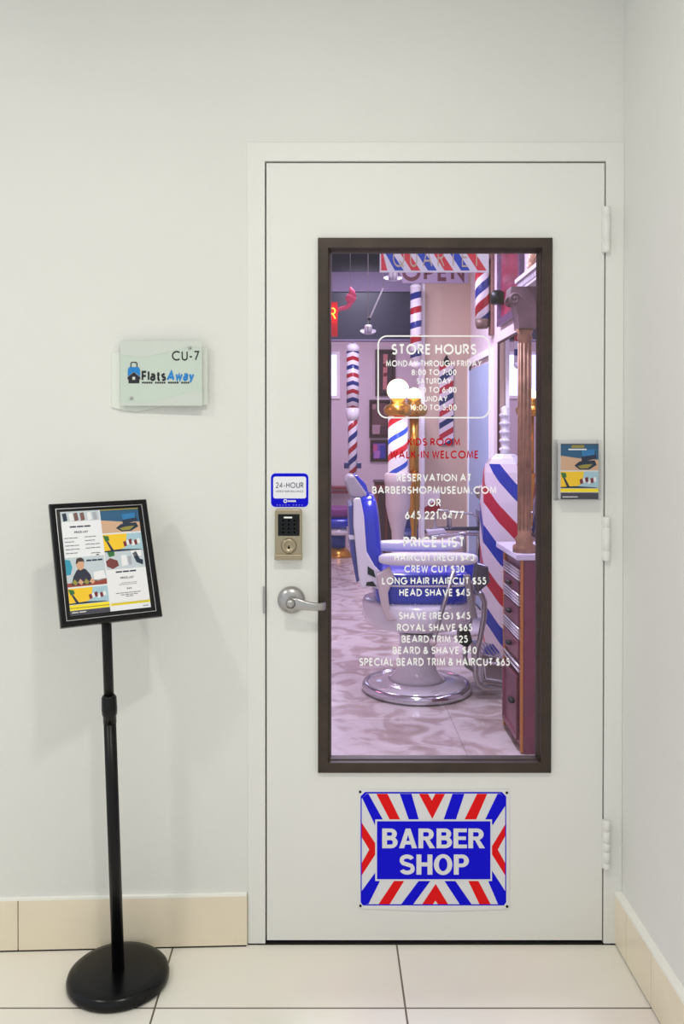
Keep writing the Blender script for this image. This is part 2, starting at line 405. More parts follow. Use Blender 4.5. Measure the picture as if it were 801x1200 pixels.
# door casing
L, T, R_, B = W(312.3, 600).x, W(600, 191.5).z, W(706.3, 600).x, .012
mb = MB()
mb.prism([(cx0, 0), (L-.004, 0), (L-.004, T+.005), (R_+.004, T+.005), (R_+.004, 0), (XR, 0), (XR, cz1), (cx0, cz1)], -.004, .10)
mb.box(L-.004, L+.02, .05, .10, 0, T+.005); mb.box(R_-.02, R_+.004, .05, .10, 0, T+.005); mb.box(L, R_, .05, .10, T-.015, T+.005)
mb.box(W(308, 700).x, W(310.5, 700).x, -.0125, -.009, W(308, 718).z, W(308, 686).z, 1)
structure(mb.build('trim_1', [M_trim, M_satin], bevel=.002), 'white painted metal casing around the door', 'door casing')
structure(MB().box(cx0, XR, -.004, .30, -.1, .004).build('trim_2', M_blackgap), 'dark threshold strip under the white door', 'threshold')

# ================================================================== DOOR
dx = (L+R_)/2
door = thing('door_1', 'white painted door with tall dark framed barber shop window', 'door', (dx, 0, 0), kind='structure')
def wl(px, py, y=0): q = W(px, py, y); return (q.x-dx, q.z)
fx0, fz1 = wl(372.3, 278.5, -.012); fx1, fz0 = wl(645.5, 906, -.012)
mb = MB(); dl, dr = L-dx, R_-dx
hx0, hx1, hz0, hz1 = fx0+.02, fx1-.02, fz0+.02, fz1-.02
xsv = [dl, hx0, hx1, dr]; zsv = [B, hz0, hz1, T]
for i in range(3):
    for k in range(3):
        if not (i == 1 and k == 1): mb.box(xsv[i], xsv[i+1], -.002, .043, zsv[k], zsv[k+1])
# drop the hidden joints between the slabs
mb2 = MB(); seen = {}
for f, mi in zip(mb.f, mb.m):
    key = tuple(sorted(tuple(round(c, 5) for c in mb.v[i]) for i in f)); seen.setdefault(key, []).append(f)
mb2.v = mb.v
for fs in seen.values():
    if len(fs) == 1: mb2.f.append(fs[0]); mb2.m.append(0); mb2.s.append(False)
mb2.build('door_leaf', M_door, door)
mb = MB()
mb.ring(fx0, fx1, fz0, fz1, [(0, .001), (0, .011), (.0015, .0125), (.0265, .0125), (.028, .011), (.028, -.006), (.031, -.007), (.0365, -.020), (.0365, -.0205)])
mb.build('window_frame', M_brown, door)
GY = .014                                            # glass front face
glass = MB().box(fx0+.03, fx1-.03, GY, GY+.006, fz0+.03, fz1-.03).build('window_glass', M_glass, door)
YT = GY-.0008
def letter(name, rows, material, wt=.19):
    mb = MB()
    for s, a, c, t, bt in rows:
        q0 = wl(a, bt, YT); q1 = wl(c, t, YT); text(mb, s, q0[0], q1[0], q0[1], q1[1], YT, wt)
    return mb, material, name
mb, mm, nn = letter('store_hours_lettering', [
    ('STORE HOURS', 458.5, 558, 403, 415.6), ('MONDAY THROUGH FRIDAY', 452, 564, 422.2, 429.6), ('8:00 TO 7:00', 482, 534.6, 432.8, 439.8),
    ('SATURDAY', 488, 528.3, 443, 450), ('9:00 TO 6:00', 482, 534.6, 453.4, 460.4), ('SUNDAY', 492, 524, 463.8, 470.6), ('10:00 TO 5:00', 480, 534.7, 474, 481)], M_white)
rr = []
q0 = wl(442.8, 489.5, YT); q1 = wl(572.8, 393.8, YT); r = .024
for cxx, czz, a in ((q1[0]-r, q1[1]-r, 0), (q0[0]+r, q1[1]-r, 90), (q0[0]+r, q0[1]+r, 180), (q1[0]-r, q0[1]+r, 270)): rr += arc(cxx, czz, r, r, a, a+90, 8)
rr.append(rr[0]); ribbon(mb, rr, .0019, lambda a, b_: (a, YT, b_), 0)
mb.build(nn, mm, glass)
mb, mm, nn = letter('kids_room_lettering', [('KIDS ROOM', 477.3, 538.9, 513.4, 522.4), ('WALK-IN WELCOME', 457, 560.4, 528, 537.4)], M_red)
o = mb.build(nn, mm, glass); o['label'] = 'red lettering about kids room and walk in welcome'
mb, mm, nn = letter('reservation_lettering', [('RESERVATION AT', 464.8, 552, 555.2, 564.2), ('BARBERSHOPMUSEUM.COM', 435.8, 581.4, 569.8, 578.8),
    ('OR', 501, 516.4, 584.4, 593.6), ('645.221.6477', 474.3, 543, 599, 608.6)], M_white); mb.build(nn, mm, glass)
mb, mm, nn = letter('price_list_lettering', [('PRICE LIST', 472.5, 544.2, 629, 641.4), ('HAIRCUT (REG) $45', 461.8, 555.6, 649, 657.4), ('CREW CUT $30', 473.5, 544, 662.4, 671),
    ('LONG HAIR HAIRCUT $55', 447.4, 569.4, 676.4, 685), ('HEAD SHAVE $45', 467.6, 550.5, 690, 698.7), ('SHAVE (REG) $45', 467, 550.8, 717.3, 726),
    ('ROYAL SHAVE $65', 465, 553, 731, 739.7), ('BEARD TRIM $25', 470.4, 547.8, 744.6, 753.2), ('BEARD & SHAVE $40', 460, 558.2, 757.8, 766.5),
    ('SPECIAL BEARD TRIM & HAIRCUT $65', 420.8, 597, 771, 780.4)], M_white); mb.build(nn, mm, glass)
# hinges
for i, (y0, y1, ks) in enumerate(((243.5, 297, (255, 284)), (605, 656.5, (617, 645)), (959, 1016, (971, 985, 995, 1008)))):
    q = wl(710.3, (y0+y1)/2, -.012); za, zb = wl(710, y1)[1], wl(710, y0)[1]
    prof = [(.0, za), (.0075, za), (.0095, za+.003)]
    for k in reversed(ks):
        zk = wl(710, k)[1]; prof += [(.0095, zk-.0012), (.0078, zk), (.0095, zk+.0012)]
    prof += [(.0095, zb-.003), (.0075, zb), (0, zb)]
    mb = MB().lathe(prof, 20, T=Matrix.Translation((q[0], -.0125, 0)))
    mb.box(q[0]-.011, q[0]-.003, -.0125, .001, za+.002, zb-.002, 1)
    mb.build('hinge', [M_trim, M_trim], door)
# lever handle
hx, hz = wl(340.8, 704.3, -.02)
hand = MB().lathe([(0, -.0), (.037, .0), (.037, .004), (.034, .009), (.024, .0155), (.014, .018), (0, .018)], 36, T=Matrix.Translation((hx, -.002, hz)) @ Matrix.Rotation(PI/2, 4, 'X')).build('door_handle', M_satin, door)
mb = MB(); mb.lathe([(.012, .012), (.012, .05), (.013, .058), (0, .060)], 20, T=Matrix.Translation((hx, -.002, hz)) @ Matrix.Rotation(PI/2, 4, 'X'))
pts = [(0, -.05, 0), (.018, -.055, -.001), (.035, -.056, -.004), (.052, -.056, -.007), (.07, -.055, -.0085), (.082, -.053, -.009), (.088, -.047, -.009), (.0895, -.036, -.009)]
prev = None; prf = []
for k, (x, y, z) in enumerate(pts):
    hh = (.0165, .0165, .0135, .0115, .0105, .0105, .0105, .0105)[k]; t = .006 if k < 5 else .005
    prf.append((x, y, z, hh, t))
vs, fs = [], []
for k, (x, y, z, hh, t) in enumerate(prf):
    nx = (0, 0, 0, 0, .1, .5, .95, 1)[k]; ny = -math.sqrt(max(0, 1-nx*nx))
    for c in range(16):
        a = 2*PI*c/16; vs.append((hx+x+nx*t*math.cos(a), y+ny*t*math.cos(a), hz+z+hh*math.copysign(abs(math.sin(a))**.6, math.sin(a))))
fs = [(k*16+c, k*16+(c+1) % 16, (k+1)*16+(c+1) % 16, (k+1)*16+c) for k in range(len(prf)-1) for c in range(16)]
fs += [tuple(range(16)), tuple(range(16*(len(prf)-1), 16*len(prf)))]
mb.add(vs, fs, 0, True); mb.build('lever', M_satin, hand)
# keypad deadbolt
a0, b1 = wl(321.5, 596.8, -.02); a1, b0 = wl(354, 656, -.02)
mb = MB(); bz = wl(337, 650, -.02)[1]
mb.prism([(a0+.001, bz), (a1-.001, bz), (a1-.001, b1-.004), (a1-.005, b1), (a0+.005, b1), (a0+.001, b1-.004)], -.024, -.002)
mb.prism([(a0, b0), (a1, b0), (a1, bz+.001), (a0, bz+.001)], -.028, -.002)
lock = mb.build('keypad_lock', M_nickel, door, bevel=.002)
k0, k3 = wl(325.5, 602.5, -.026); k1, k2 = wl(350.8, 628, -.026)
mb = MB().box(k0, k1, -.0265, -.02, k2, k3)
dots = MB()
for i in range(4):
    for j in range(3):
        u, v = k0+(k1-k0)*(.24+.26*j), k3-(k3-k2)*(.3+.18*i)
        dots.lathe([(0, 0), (.0026, 0)], 8, 0, Matrix.Translation((u, -.0267, v)) @ Matrix.Rotation(PI/2, 4, 'X'))
kp = mb.build('keypad', M_black, lock, bevel=.001)
dots.box(k0+.016, k1-.02, -.0268, -.0262, k3-.011, k3-.007, 1)
dots.build('keypad_print', [pal(38, 40, 48), M_white], lock)
cxk, czk = wl(338.2, 640, -.03)
mb = MB().lathe([(0, .02), (.021, .02), (.021, .026), (.018, .030), (.012, .0305), (.011, .029), (0, .029)], 30, T=Matrix.Translation((cxk, 0, czk)) @ Matrix.Rotation(PI/2, 4, 'X'))
mb.box(cxk-.0012, cxk+.0012, -.0297, -.029, czk-.008, czk+.002, 1)
mb.lathe([(0, 0), (.0028, 0)], 10, 1, Matrix.Translation((cxk, -.0298, czk-.004)) @ Matrix.Rotation(PI/2, 4, 'X'))
mb.build('key_cylinder', [M_nickel, M_black], lock)

# ---------------------------------------------------------------- things fixed on the door
def plate(px0, py0, px1, py1, y):
    a = W(px0, py1, y); c = W(px1, py0, y); return (a+c)/2, c.x-a.x, c.z-a.z
def rrect(w, h, r, n=6):
    out = []
    for sx, sz, a in ((1, 1, 0), (-1, 1, 90), (-1, -1, 180), (1, -1, 270)): out += arc(sx*(w/2-r), sz*(h/2-r), r, r, a, a+90, n)
    return out
# surveillance sticker
c, w, h = plate(316.3, 553.7, 362.2, 595, -.002)
st = thing('surveillance_sticker', 'blue and white 24-hour surveillance sticker above the keypad lock', 'sticker', (c.x, -.002, c.z))
mb = MB(); mb.prism(rrect(w, h, .014), -.0008, -.0001)
mb.build('sticker_sheet', mat('sticker_edge', (226, 230, 250), .4), st)
mb = MB(); bl = [(x*.955, z*.955) for x, z in rrect(w, h, .013)]
mb.flat(bl, -.0011, 0); iw, ih = w*.84, h*.62
top = [(x, z+h*.075) for x, z in rrect(iw, ih, .006)]
mb.flat(top, -.0014, 1)
text(mb, '24-HOUR', -iw*.42, iw*.42, h*.06, h*.22, -.0017, .14, 2)
text(mb, 'VIDEO SURVEILLANCE', -iw*.42, iw*.42, -h*.06, -h*.005, -.0017, .16, 2)
text(mb, '- - - - -   - - - -', -iw*.40, iw*.40, -h*.44, -h*.40, -.0017, .3, 1)
ribbon(mb, arc(-w*.11, -h*.31, w*.037, w*.037, 0, 360, 16), w*.013, lambda a, b_: (a, -.0017, b_), 1)
for k in range(5): mb.flat([(w*(-.045+.042*k), -h*.335), (w*(-.01+.042*k), -h*.335), (w*(-.01+.042*k), -h*.285), (w*(-.045+.042*k), -h*.285)], -.0017, 1)
mb.build('sticker_print', [mat('sign_blue', (5, 2, 214), .5, spec=.15), pal(238, 238, 246), pal(52, 52, 80)], st)

# leaflet holder
c, w, h = plate(650.8, 514.5, 703.5, 586.5, -.03)
lh = thing('leaflet_holder', 'clear acrylic leaflet holder on the door beside the window frame', 'leaflet holder', (c.x, -.002, c.z-h/2))
dp = .042
mb = MB(); mb.box(-w/2, w/2, -.0025, 0, 0, h); mb.box(-w/2, w/2, -dp, -dp+.0025, 0, h*.985)
mb.box(-w/2, -w/2+.0025, -dp, 0, 0, h*.99); mb.box(w/2-.0025, w/2, -dp, 0, 0, h*.99); mb.box(-w/2, w/2, -dp, 0, 0, .003)
mb.build('acrylic_box', M_acrylic, lh)
lf = thing('leaflet', 'folded leaflet in the acrylic holder with blue and yellow photos', 'leaflet', (c.x+.001, -.002, c.z-h/2+.004))
lw, hh = w*.84, h*.90
MB().box(-lw/2, lw/2, -dp+.006, -dp+.036, 0, hh).build('leaflet_paper', pal(236, 236, 238), lf)
mb = MB(); y = -dp+.0055
M_pr = [pal(30, 88, 128), pal(210, 170, 140), pal(18, 40, 66), pal(150, 140, 60), pal(246, 200, 30), pal(166, 200, 214), pal(120, 30, 40), pal(250, 226, 20), pal(62, 62, 76), pal(236, 236, 238), pal(40, 110, 50), pal(30, 120, 180)]
def uv(u, v): return (-lw/2+u*lw, hh*(1-v))
def q(mb, u0, v0, u1, v1, mi, k=0): mb.flat([uv(u0, v1), uv(u1, v1), uv(u1, v0), uv(u0, v0)], y-.0002*k, mi)
def pg(mb, pts, mi, k=1): mb.flat([uv(*p) for p in pts], y-.0002*k, mi)
def hat_photo(mb, u0, v0, u1, v1):
    U = lambda u: u0+(u1-u0)*u
    V = lambda v: v0+(v1-v0)*v
    q(mb, u0, v0, u1, v1, 0)
    pg(mb, [(U(0), V(.45)), (U(.5), V(.55)), (U(1), V(.6)), (U(1), V(1)), (U(0), V(1))], 1)
    pg(mb, [(U(.55), V(.25)), (U(.9), V(.2)), (U(.95), V(.55)), (U(.55), V(.7))], 2, 2)
    pg(mb, [(U(.55), V(.25)), (U(.9), V(.2)), (U(.9), V(.42)), (U(.56), V(.48))], 11, 3)
    pg(mb, [(U(.36), V(.82)), (U(.5), V(.66)), (U(.9), V(.62)), (U(.95), V(.8)), (U(.75), V(.97)), (U(.5), V(.97))], 2, 3)
    pg(mb, [(U(.45), V(.84)), (U(.6), V(.78)), (U(.85), V(.76)), (U(.72), V(.92)), (U(.52), V(.93))], 3, 4)
def yellow_photo(mb, u0, v0, u1, v1):
    U = lambda u: u0+(u1-u0)*u
    V = lambda v: v0+(v1-v0)*v
    q(mb, u0, v0, u1, v1, 5)
    pg(mb, [(U(0), V(0)), (U(.62), V(0)), (U(.56), V(.75)), (U(.3), V(1)), (U(0), V(1))], 4)
    pg(mb, [(U(0), V(.05)), (U(.14), V(.1)), (U(.16), V(.35)), (U(.05), V(.4))], 10, 2)
    pg(mb, [(U(.06), V(.35)), (U(.12), V(.4)), (U(.25), V(.95)), (U(.17), V(.95))], 2, 2)
    for k in range(6):
        a = .5+.07*k; bb = .62-.05*(k % 3)
        pg(mb, [(U(a), V(bb-.14)), (U(a+.08), V(bb-.2)), (U(a+.1), V(bb+.08)), (U(a+.02), V(bb+.14))], (6, 9)[k % 2], 3)
    pg(mb, [(U(0), V(.93)), (U(.4), V(.88)), (U(.9), V(.95)), (U(1), V(1)), (U(0), V(1))], 2, 2)
hat_photo(mb, 0, 0, 1, .48); q(mb, 0, 0, 1, .02, 8, 1)
pg(mb, [(.28, .025), (.62, .025), (.62, .075), (.28, .075)], 3, 5); pg(mb, [(.2, .09), (.68, .09), (.68, .115), (.2, .115)], 9, 5)
yellow_photo(mb, 0, .5, 1, .80)
q(mb, 0, .81, 1, .87, 7); q(mb, 0, .88, 1, 1, 8); pg(mb, [(.05, .95), (.45, .95), (.45, .965), (.05, .965)], 9, 1)
mb.build('leaflet_print', M_pr, lf)

# BARBER SHOP sign
s_ = 3.814
def su(u, v): return W(400+u/s_, 910+v/s_, -.004)
c = (su(78, 592)+su(748, 55))/2
sg = thing('barber_shop_sign', 'red, white and blue striped BARBER SHOP sign on the lower door', 'sign', (c.x, -.002, c.z))
def S2(u, v): qq = su(u, v); return (qq.x-c.x, qq.z-c.z)
mb = MB(); out = [S2(78, 57), S2(240, 60), S2(413, 61), S2(580, 59), S2(748, 57), S2(747, 590), S2(600, 597), S2(413, 600), S2(240, 594), S2(78, 588)]
mb.prism(out, -.003, -.0003); mb.build('sign_plate', mat('enamel_white', (226, 226, 228), .35), sg)
mb = MB(); RDm, BLm, WHm = 0, 1, 2
def poly(pts, mi, k=0): mb.flat([S2(*p) for p in pts], -.0034-.0003*k, mi)
poly([(105, 68), (715, 68), (735, 88), (735, 560), (725, 575), (95, 575), (85, 560), (85, 88)], BLm)
poly([(112, 75), (708, 75), (730, 97), (730, 556), (722, 569), (98, 569), (90, 556), (90, 97)], WHm, 1)
poly([(92, 95), (112, 76), (120, 76), (185, 192), (185, 215), (152, 222)], BLm, 2)
poly([(155, 76), (205, 76), (262, 192), (215, 192)], RDm, 2); poly([(260, 76), (312, 76), (345, 192), (300, 192)], BLm, 2)
poly([(345, 76), (386, 76), (403, 106), (418, 76), (462, 76), (405, 188)], RDm, 2)
poly([(495, 76), (548, 76), (510, 192), (455, 192)], BLm, 2); poly([(605, 76), (650, 76), (600, 192), (548, 192)], RDm, 2)
poly([(696, 76), (708, 76), (730, 96), (730, 130), (675, 215), (640, 192)], BLm, 2)
poly([(90, 205), (152, 300), (152, 345), (90, 440), (90, 385), (123, 325), (90, 270)], RDm, 2)
poly([(730, 213), (730, 265), (697, 325), (730, 385), (730, 440), (670, 345), (670, 312)], RDm, 2)
poly([(90, 510), (152, 425), (170, 468), (120, 568), (98, 569), (90, 556)], BLm, 2)
poly([(235, 464), (280, 464), (215, 569), (165, 569)], RDm, 2); poly([(345, 464), (397, 464), (320, 569), (266, 569)], BLm, 2)
poly([(420, 478), (475, 569), (430, 569), (419, 553), (408, 569), (360, 569)], RDm, 2)
poly([(458, 464), (507, 464), (580, 569), (527, 569)], BLm, 2); poly([(565, 464), (610, 464), (665, 569), (615, 569)], RDm, 2)
poly([(672, 420), (730, 510), (730, 556), (722, 569), (698, 569), (655, 468)], BLm, 2)
poly([(150, 190), (671, 190), (671, 465), (150, 465)], WHm, 3); poly([(158, 198), (664, 198), (664, 457), (158, 457)], BLm, 4)
a, b2 = S2(181, 318), S2(640, 230); bold(mb, 'BARBER', a[0], b2[0], a[1], b2[1], -.0050, WHm)
a, b2 = S2(258, 436), S2(568, 346); bold(mb, 'SHOP', a[0], b2[0], a[1], b2[1], -.0050, WHm)
mb.build('sign_print', [mat('sign_red', (228, 6, 14), .5, spec=.2), mat('sign_blue', (5, 2, 214), .5, spec=.15), pal(224, 224, 228)], sg)
for u, v in ((83, 68), (738, 72), (84, 577), (739, 580)):
    x, z = S2(u, v); MB().lathe([(0, 0), (.0038, 0), (.003, .002), (0, .0026)], 12, 0, Matrix.Translation((x, -.003, z)) @ Matrix.Rotation(PI/2, 4, 'X')).build('screw', M_blackm, sg)

# ================================================================== WALL SIGN CU-7
yw = -.018
c, w, h = plate(141.3, 399.5, 237.0, 476, yw-.012)
wy = (c.x-cx0)*.0385
ws = thing('wall_sign', 'frosted glass suite sign CU-7 with blue logo on the left wall', 'sign', (c.x, wy, c.z))
def wv(n, base, amp, ph): return [(w*.58*(2*k/n-1), base+amp*math.sin(ph+2.6*k/n)) for k in range(n+1)]
bpx = [(131, 413.5), (150, 413), (170, 411), (200, 409), (225, 407.5), (243, 408.5), (243, 474.5), (232, 475), (215, 473), (195, 474.5), (178, 479), (162, 482), (146, 481), (131, 477.5)]
bpp = []
for px, py in bpx: q_ = W(px, py, -.008+wy); bpp.append((q_.x-c.x, q_.z-c.z))
MB().prism(bpp, -.012, -.007).build('back_plate', mat('acrylic_back', (224, 229, 220), .15), ws, bevel=.001)
front = MB().box(-w/2, w/2, -.026, -.018, -h/2, h/2).build('glass_plate', mat('frosted_glass', (198, 211, 200), .25, noise=.02, nscale=4), ws, bevel=.0015)
mb = MB(); yy = -.0264
def wp(px, py): qq = W(px, py, -.03+wy); return (qq.x-c.x, qq.z-c.z)
def wt_(s, a, bt, e, t, wgt, mi, sl=0, gap=.17, k=0):
    p0 = wp(a, bt); p1 = wp(e, t); text(mb, s, p0[0], p1[0], p0[1], p1[1], yy-.0003*k, wgt, mi, gap, sl)
# wavy lighter bands of the frosted sheet
mb.flat([(x*.86, z) for x, z in [(-w*.58, h*.49), (w*.58, h*.49)]]+[(w*.5*(1-2*k/16), h*(.33+.075*math.sin(1.2+k/16*4.6))) for k in range(17)], yy, 3)
mb.flat([(w*.5*(2*k/16-1), h*(-.36+.10*math.sin(3.9+k/16*3.6))) for k in range(17)]+[(w*.5, -h*.49), (-w*.5, -h*.49)], yy, 3)
wt_('CU-7', 201, 422.5, 233, 411, .15, 0, gap=.14, k=1)
wt_('Flats', 165.5, 446.5, 194, 434.3, .22, 0, gap=.08, k=1); wt_('Away', 194.6, 446.5, 226.5, 434.3, .24, 1, .14, gap=.06, k=1)
p0 = wp(166, 449.3); p1 = wp(222, 447.3)
for k in range(22):
    if k % 6 == 5: continue
    a = p0[0]+(p1[0]-p0[0])*k/22; mb.flat([(a, p0[1]), (a+.0045, p0[1]), (a+.0045, p1[1]), (a, p1[1])], yy-.0004, 0)
def wpoly(pts, mi, k=0): mb.flat([wp(*p) for p in pts], yy-.0004-.0003*k, mi)
wpoly([(149.3, 433), (151, 430), (162, 430), (163.7, 433), (163.7, 441), (156.5, 435.5), (149.3, 441)], 1)
wpoly([(149, 442), (156.5, 436), (164, 442), (164, 444.5), (162.8, 444.5), (162.8, 449), (150.2, 449), (150.2, 444.5), (149, 444.5)], 0, 1)
wpoly([(154.8, 441.5), (158, 441.5), (158, 445), (154.8, 445)], 2, 2)
ribbon(mb, [wp(153, 430), wp(153, 425.5), wp(154, 424.5), wp(159, 424.5), wp(160, 425.5), wp(160, 430)], .0014, lambda a, b_: (a, yy-.0006, b_), 0)
mb.build('sign_print', [pal(26, 28, 34), pal(18, 128, 205), pal(210, 215, 212), mat('frost_band', (205, 212, 204), .3)], ws)
for px, py in ((222, 407.5), (153.5, 466.5)):
    x, z = wp(px, py)
    MB().lathe([(.004, 0), (.004, .03), (.003, .032), (0, .0325)], 14, 0, Matrix.Translation((x, 0, z)) @ Matrix.Rotation(PI/2, 4, 'X')).build('standoff_screw', M_satin, ws)

# ================================================================== MENU STAND
bc = Vector((-.5275, -.157, 0))
stand = thing('sign_stand', 'black pedestal stand with tilted framed price lists and round base', 'sign stand', bc)
MB().lathe([(0, 0), (.122, 0), (.127, .005), (.128, .014), (.125, .024), (.117, .031), (.10, .034), (.03, .0365), (.0, .0365)], 64).build('base', M_black, stand)
fc = Vector((-.549, -.188, 1.074)); yaw, tilt, roll, fw, fh = .481, .418, .017, .246, .31
n = Vector((math.sin(yaw)*math.cos(tilt), -math.cos(yaw)*math.cos(tilt), math.sin(tilt)))
r1 = Vector((math.cos(yaw), math.sin(yaw), 0)); u1 = n.cross(r1); u1 = u1 if u1.z > 0 else -u1
rx_ = r1*math.cos(roll)+u1*math.sin(roll); ux = -r1*math.sin(roll)+u1*math.cos(roll)
pt = fc - n*.022 - ux*.02 - bc
p0 = Vector((0, 0, .034)); ax = (pt-p0)
def along(t): return p0+ax*t
tc_ = .625
MB().tube([along(0), along(tc_)], .0155, 20).build('lower_pole', M_blackm, stand)
MB().tube([along(tc_-.005), along(tc_+.014), along(tc_+.016), along(tc_+.03), along(tc_+.06), along(tc_+.065)], [.0165, .0165, .0185, .0195, .0185, .015], 20).build('collar', M_black, stand)
MB().tube([along(tc_), along(1)], .0125, 18).build('upper_pole', M_blackm, stand)
fr = MB(); w2, h2 = fw/2, fh/2
fr.ring(-w2, w2, -h2, h2, [(.004, -.012), (0, -.010), (0, .003), (.003, .008), (.008, .0095), (.013, .007), (.0145, .003), (.0150, .001), (.0165, .0012), (.017, .0), (.03, .0)])
fr.box(-w2+.003, w2-.003, .002, .012, -h2+.003, h2-.003)
fr.box(-.02, .02, .010, .028, -.045, .01)
fo = fr.build('frame', M_black, stand)
highlight = MB(); highlight.ring(-w2+.0135, w2-.0135, -h2+.0135, h2-.0135, [(0, .0035), (.0004, .0045), (.0016, .0045), (.002, .0005)])  # highlight on the black bevel, put in as a thin pale strip
highlight.build('inner_lip', mat('silver_lip', (190, 190, 196), .3, .6), fo)['label'] = 'thin bright inner edge'
mt = Matrix((rx_, -n, ux)).transposed().to_4x4(); mt.translation = fc-bc - Vector((0, 0, 0))
fo.matrix_local = mt
pw0, pw1, pz0, pz1 = -w2+.025, w2-.0255, -h2+.026, h2-.022
lw, hh = pw1-pw0, pz1-pz0
def uv(u, v): return (pw0+u*lw, pz1-v*hh)
MB().box(pw0, pw1, -.0012, 0, pz0, pz1).build('paper', pal(236, 237, 242), fo)
y = -.0015; mb = MB(); MP = M_pr+[pal(120, 84, 76), pal(196, 206, 214), pal(30, 34, 60), pal(214, 164, 130), pal(60, 40, 34), pal(40, 150, 180), pal(150, 60, 40), pal(170, 172, 182), pal(120, 50, 50)]
BR, LB, NV, SK, HR, TQ, RB, GRY, DR = range(12, 21)
# left sheet
q(mb, 0, 0, .485, .10, 13); [pg(mb, [(a, .02), (a+.05, .015), (a+.06, .09), (a+.01, .1)], c_, 1) for a, c_ in ((.02, 2), (.1, 9), (.16, BR), (.24, BR), (.33, 9), (.4, GRY))]
def ink(u0, u1, v, t=.006, mi=8, words=1):
    L_ = (u1-u0)/words
    for k in range(words): pg(mb, [(u0+L_*k, v-t), (u0+L_*(k+.88), v-t), (u0+L_*(k+.88), v+t), (u0+L_*k, v+t)], mi, 1)
ink(.10, .37, .155, .007, 2, 3)
def ptxt(s, u0, v1, u1, v0, wgt=.2, mi=2):
    a = uv(u0, v1); b_ = uv(u1, v0); text(mb, s, a[0], b_[0], a[1], b_[1], y-.0004, wgt, mi)
ptxt('PRICE LIST', .15, .221, .32, .20)
for k in range(5):
    ink(.02, (.19, .14, .2, .2, .17)[k], .265+.037*k, .003, 8, 3)
    if k < 4: ink(.27, (.42, .40, .46, .46)[k], .262+.037*k, .003, 8, 3)
ink(.33, .45, .425, .003, 8, 2); ink(.39, .43, .445, .005, 2)
q(mb, 0, .455, .485, .735, LB); pg(mb, [(0, .47), (.06, .48), (.08, .55), (.05, .62), (0, .62)], TQ)
ink(.26, .47, .495, .008, 2, 3)
pg(mb, [(.33, .61), (.46, .6), (.485, .69), (.34, .70)], 9, 1)
pg(mb, [(0, .7), (.485, .68), (.485, .735), (0, .735)], RB, 1)
pg(mb, [(.05, .72), (.08, .64), (.13, .58), (.17, .56), (.24, .575), (.29, .63), (.31, .70), (.3, .72)], NV, 2)
pg(mb, [(.13, .51), (.15, .485), (.2, .48), (.225, .5), (.225, .545), (.205, .575), (.175, .585), (.145, .57), (.13, .54)], SK, 3)
pg(mb, [(.125, .515), (.14, .47), (.19, .46), (.225, .475), (.232, .51), (.21, .5), (.16, .5), (.14, .52)], HR, 4)
for k in range(4): pg(mb, [(.06+.07*k, .7), (.09+.07*k, .665), (.13+.07*k, .7), (.10+.07*k, .725)], (3, SK)[k % 2], 4)
yellow_photo(mb, 0, .75, .485, .90); q(mb, 0, .905, .485, .955, 7); q(mb, 0, .93, .485, .937, 3, 1); q(mb, 0, .957, .485, 1, 8); ink(.02, .2, .975, .004, 9, 2)
# right sheet
hat_photo(mb, .5, 0, 1, .24); q(mb, .5, 0, 1, .012, 3, 5); yellow_photo(mb, .5, .255, 1, .43)
q(mb, .5, .43, 1, .605, LB); pg(mb, [(.5, .52), (.56, .49), (.65, .52), (.66, .57), (.58, .6), (.51, .57)], DR)
pg(mb, [(.7, .47), (.77, .47), (.78, .57), (.7, .58)], 9); pg(mb, [(.78, .49), (.83, .48), (.83, .57), (.79, .57)], GRY); pg(mb, [(.85, .46), (.9, .44), (.94, .52), (.98, .53), (.97, .58), (.89, .55)], 2)
pg(mb, [(.83, .43), (.97, .43), (.97, .49), (.85, .49)], 9); pg(mb, [(.53, .43), (.62, .43), (.62, .47), (.55, .48)], 10)
q(mb, .5, .605, 1, .93, 9)
ink(.61, .88, .632, .007, 2, 3); ptxt('PRICE LIST', .66, .703, .83, .682)
ink(.66, .87, .742, .002, 8, 5); ink(.63, .86, .757, .002, 8, 5); ptxt('$25', .725, .805, .785, .79)
ink(.58, .9, .838, .003, 8, 6); ink(.64, .86, .856, .003, 8, 4); ink(.7, .8, .872, .003, 8, 2)
q(mb, .5, .925, 1, .95, 7); q(mb, .52, .937, .98, .941, 3, 1); ink(.9, .98, .978, .006, GRY, 1)
mb.build('price_list_print', MP, fo)

# ================================================================== SHOP SHELL
SX0, SX1, SY1, SZ = -2.2, 1.25, 8.4, 3.0
m = bpy.data.materials.new('marble_floor'); m.use_nodes = True; nt = m.node_tree; b = nt.nodes['Principled BSDF']
tc = nt.nodes.new('ShaderNodeTexCoord'); n1 = nt.nodes.new('ShaderNodeTexNoise'); n1.inputs['Scale'].default_value = 4.6; n1.inputs['Detail'].default_value = 9; n1.inputs['Distortion'].default_value = 1.6
nt.links.new(tc.outputs['Object'], n1.inputs['Vector']); r = nt.nodes.new('ShaderNodeValToRGB'); e = r.color_ramp.elements
e[0].position = .28; e[0].color = (*lin((166, 148, 140)), 1); e[1].position = .72; e[1].color = (*lin((226, 218, 212)), 1)
x = e.new(.45); x.color = (*lin((190, 174, 166)), 1); x = e.new(.52); x.color = (*lin((212, 202, 196)), 1)
nt.links.new(n1.outputs['Fac'], r.inputs['Fac'])
br = nt.nodes.new('ShaderNodeTexBrick'); br.offset = 0; br.inputs['Scale'].default_value = 1; br.inputs['Brick Width'].default_value = .61; br.inputs['Row Height'].default_value = .61
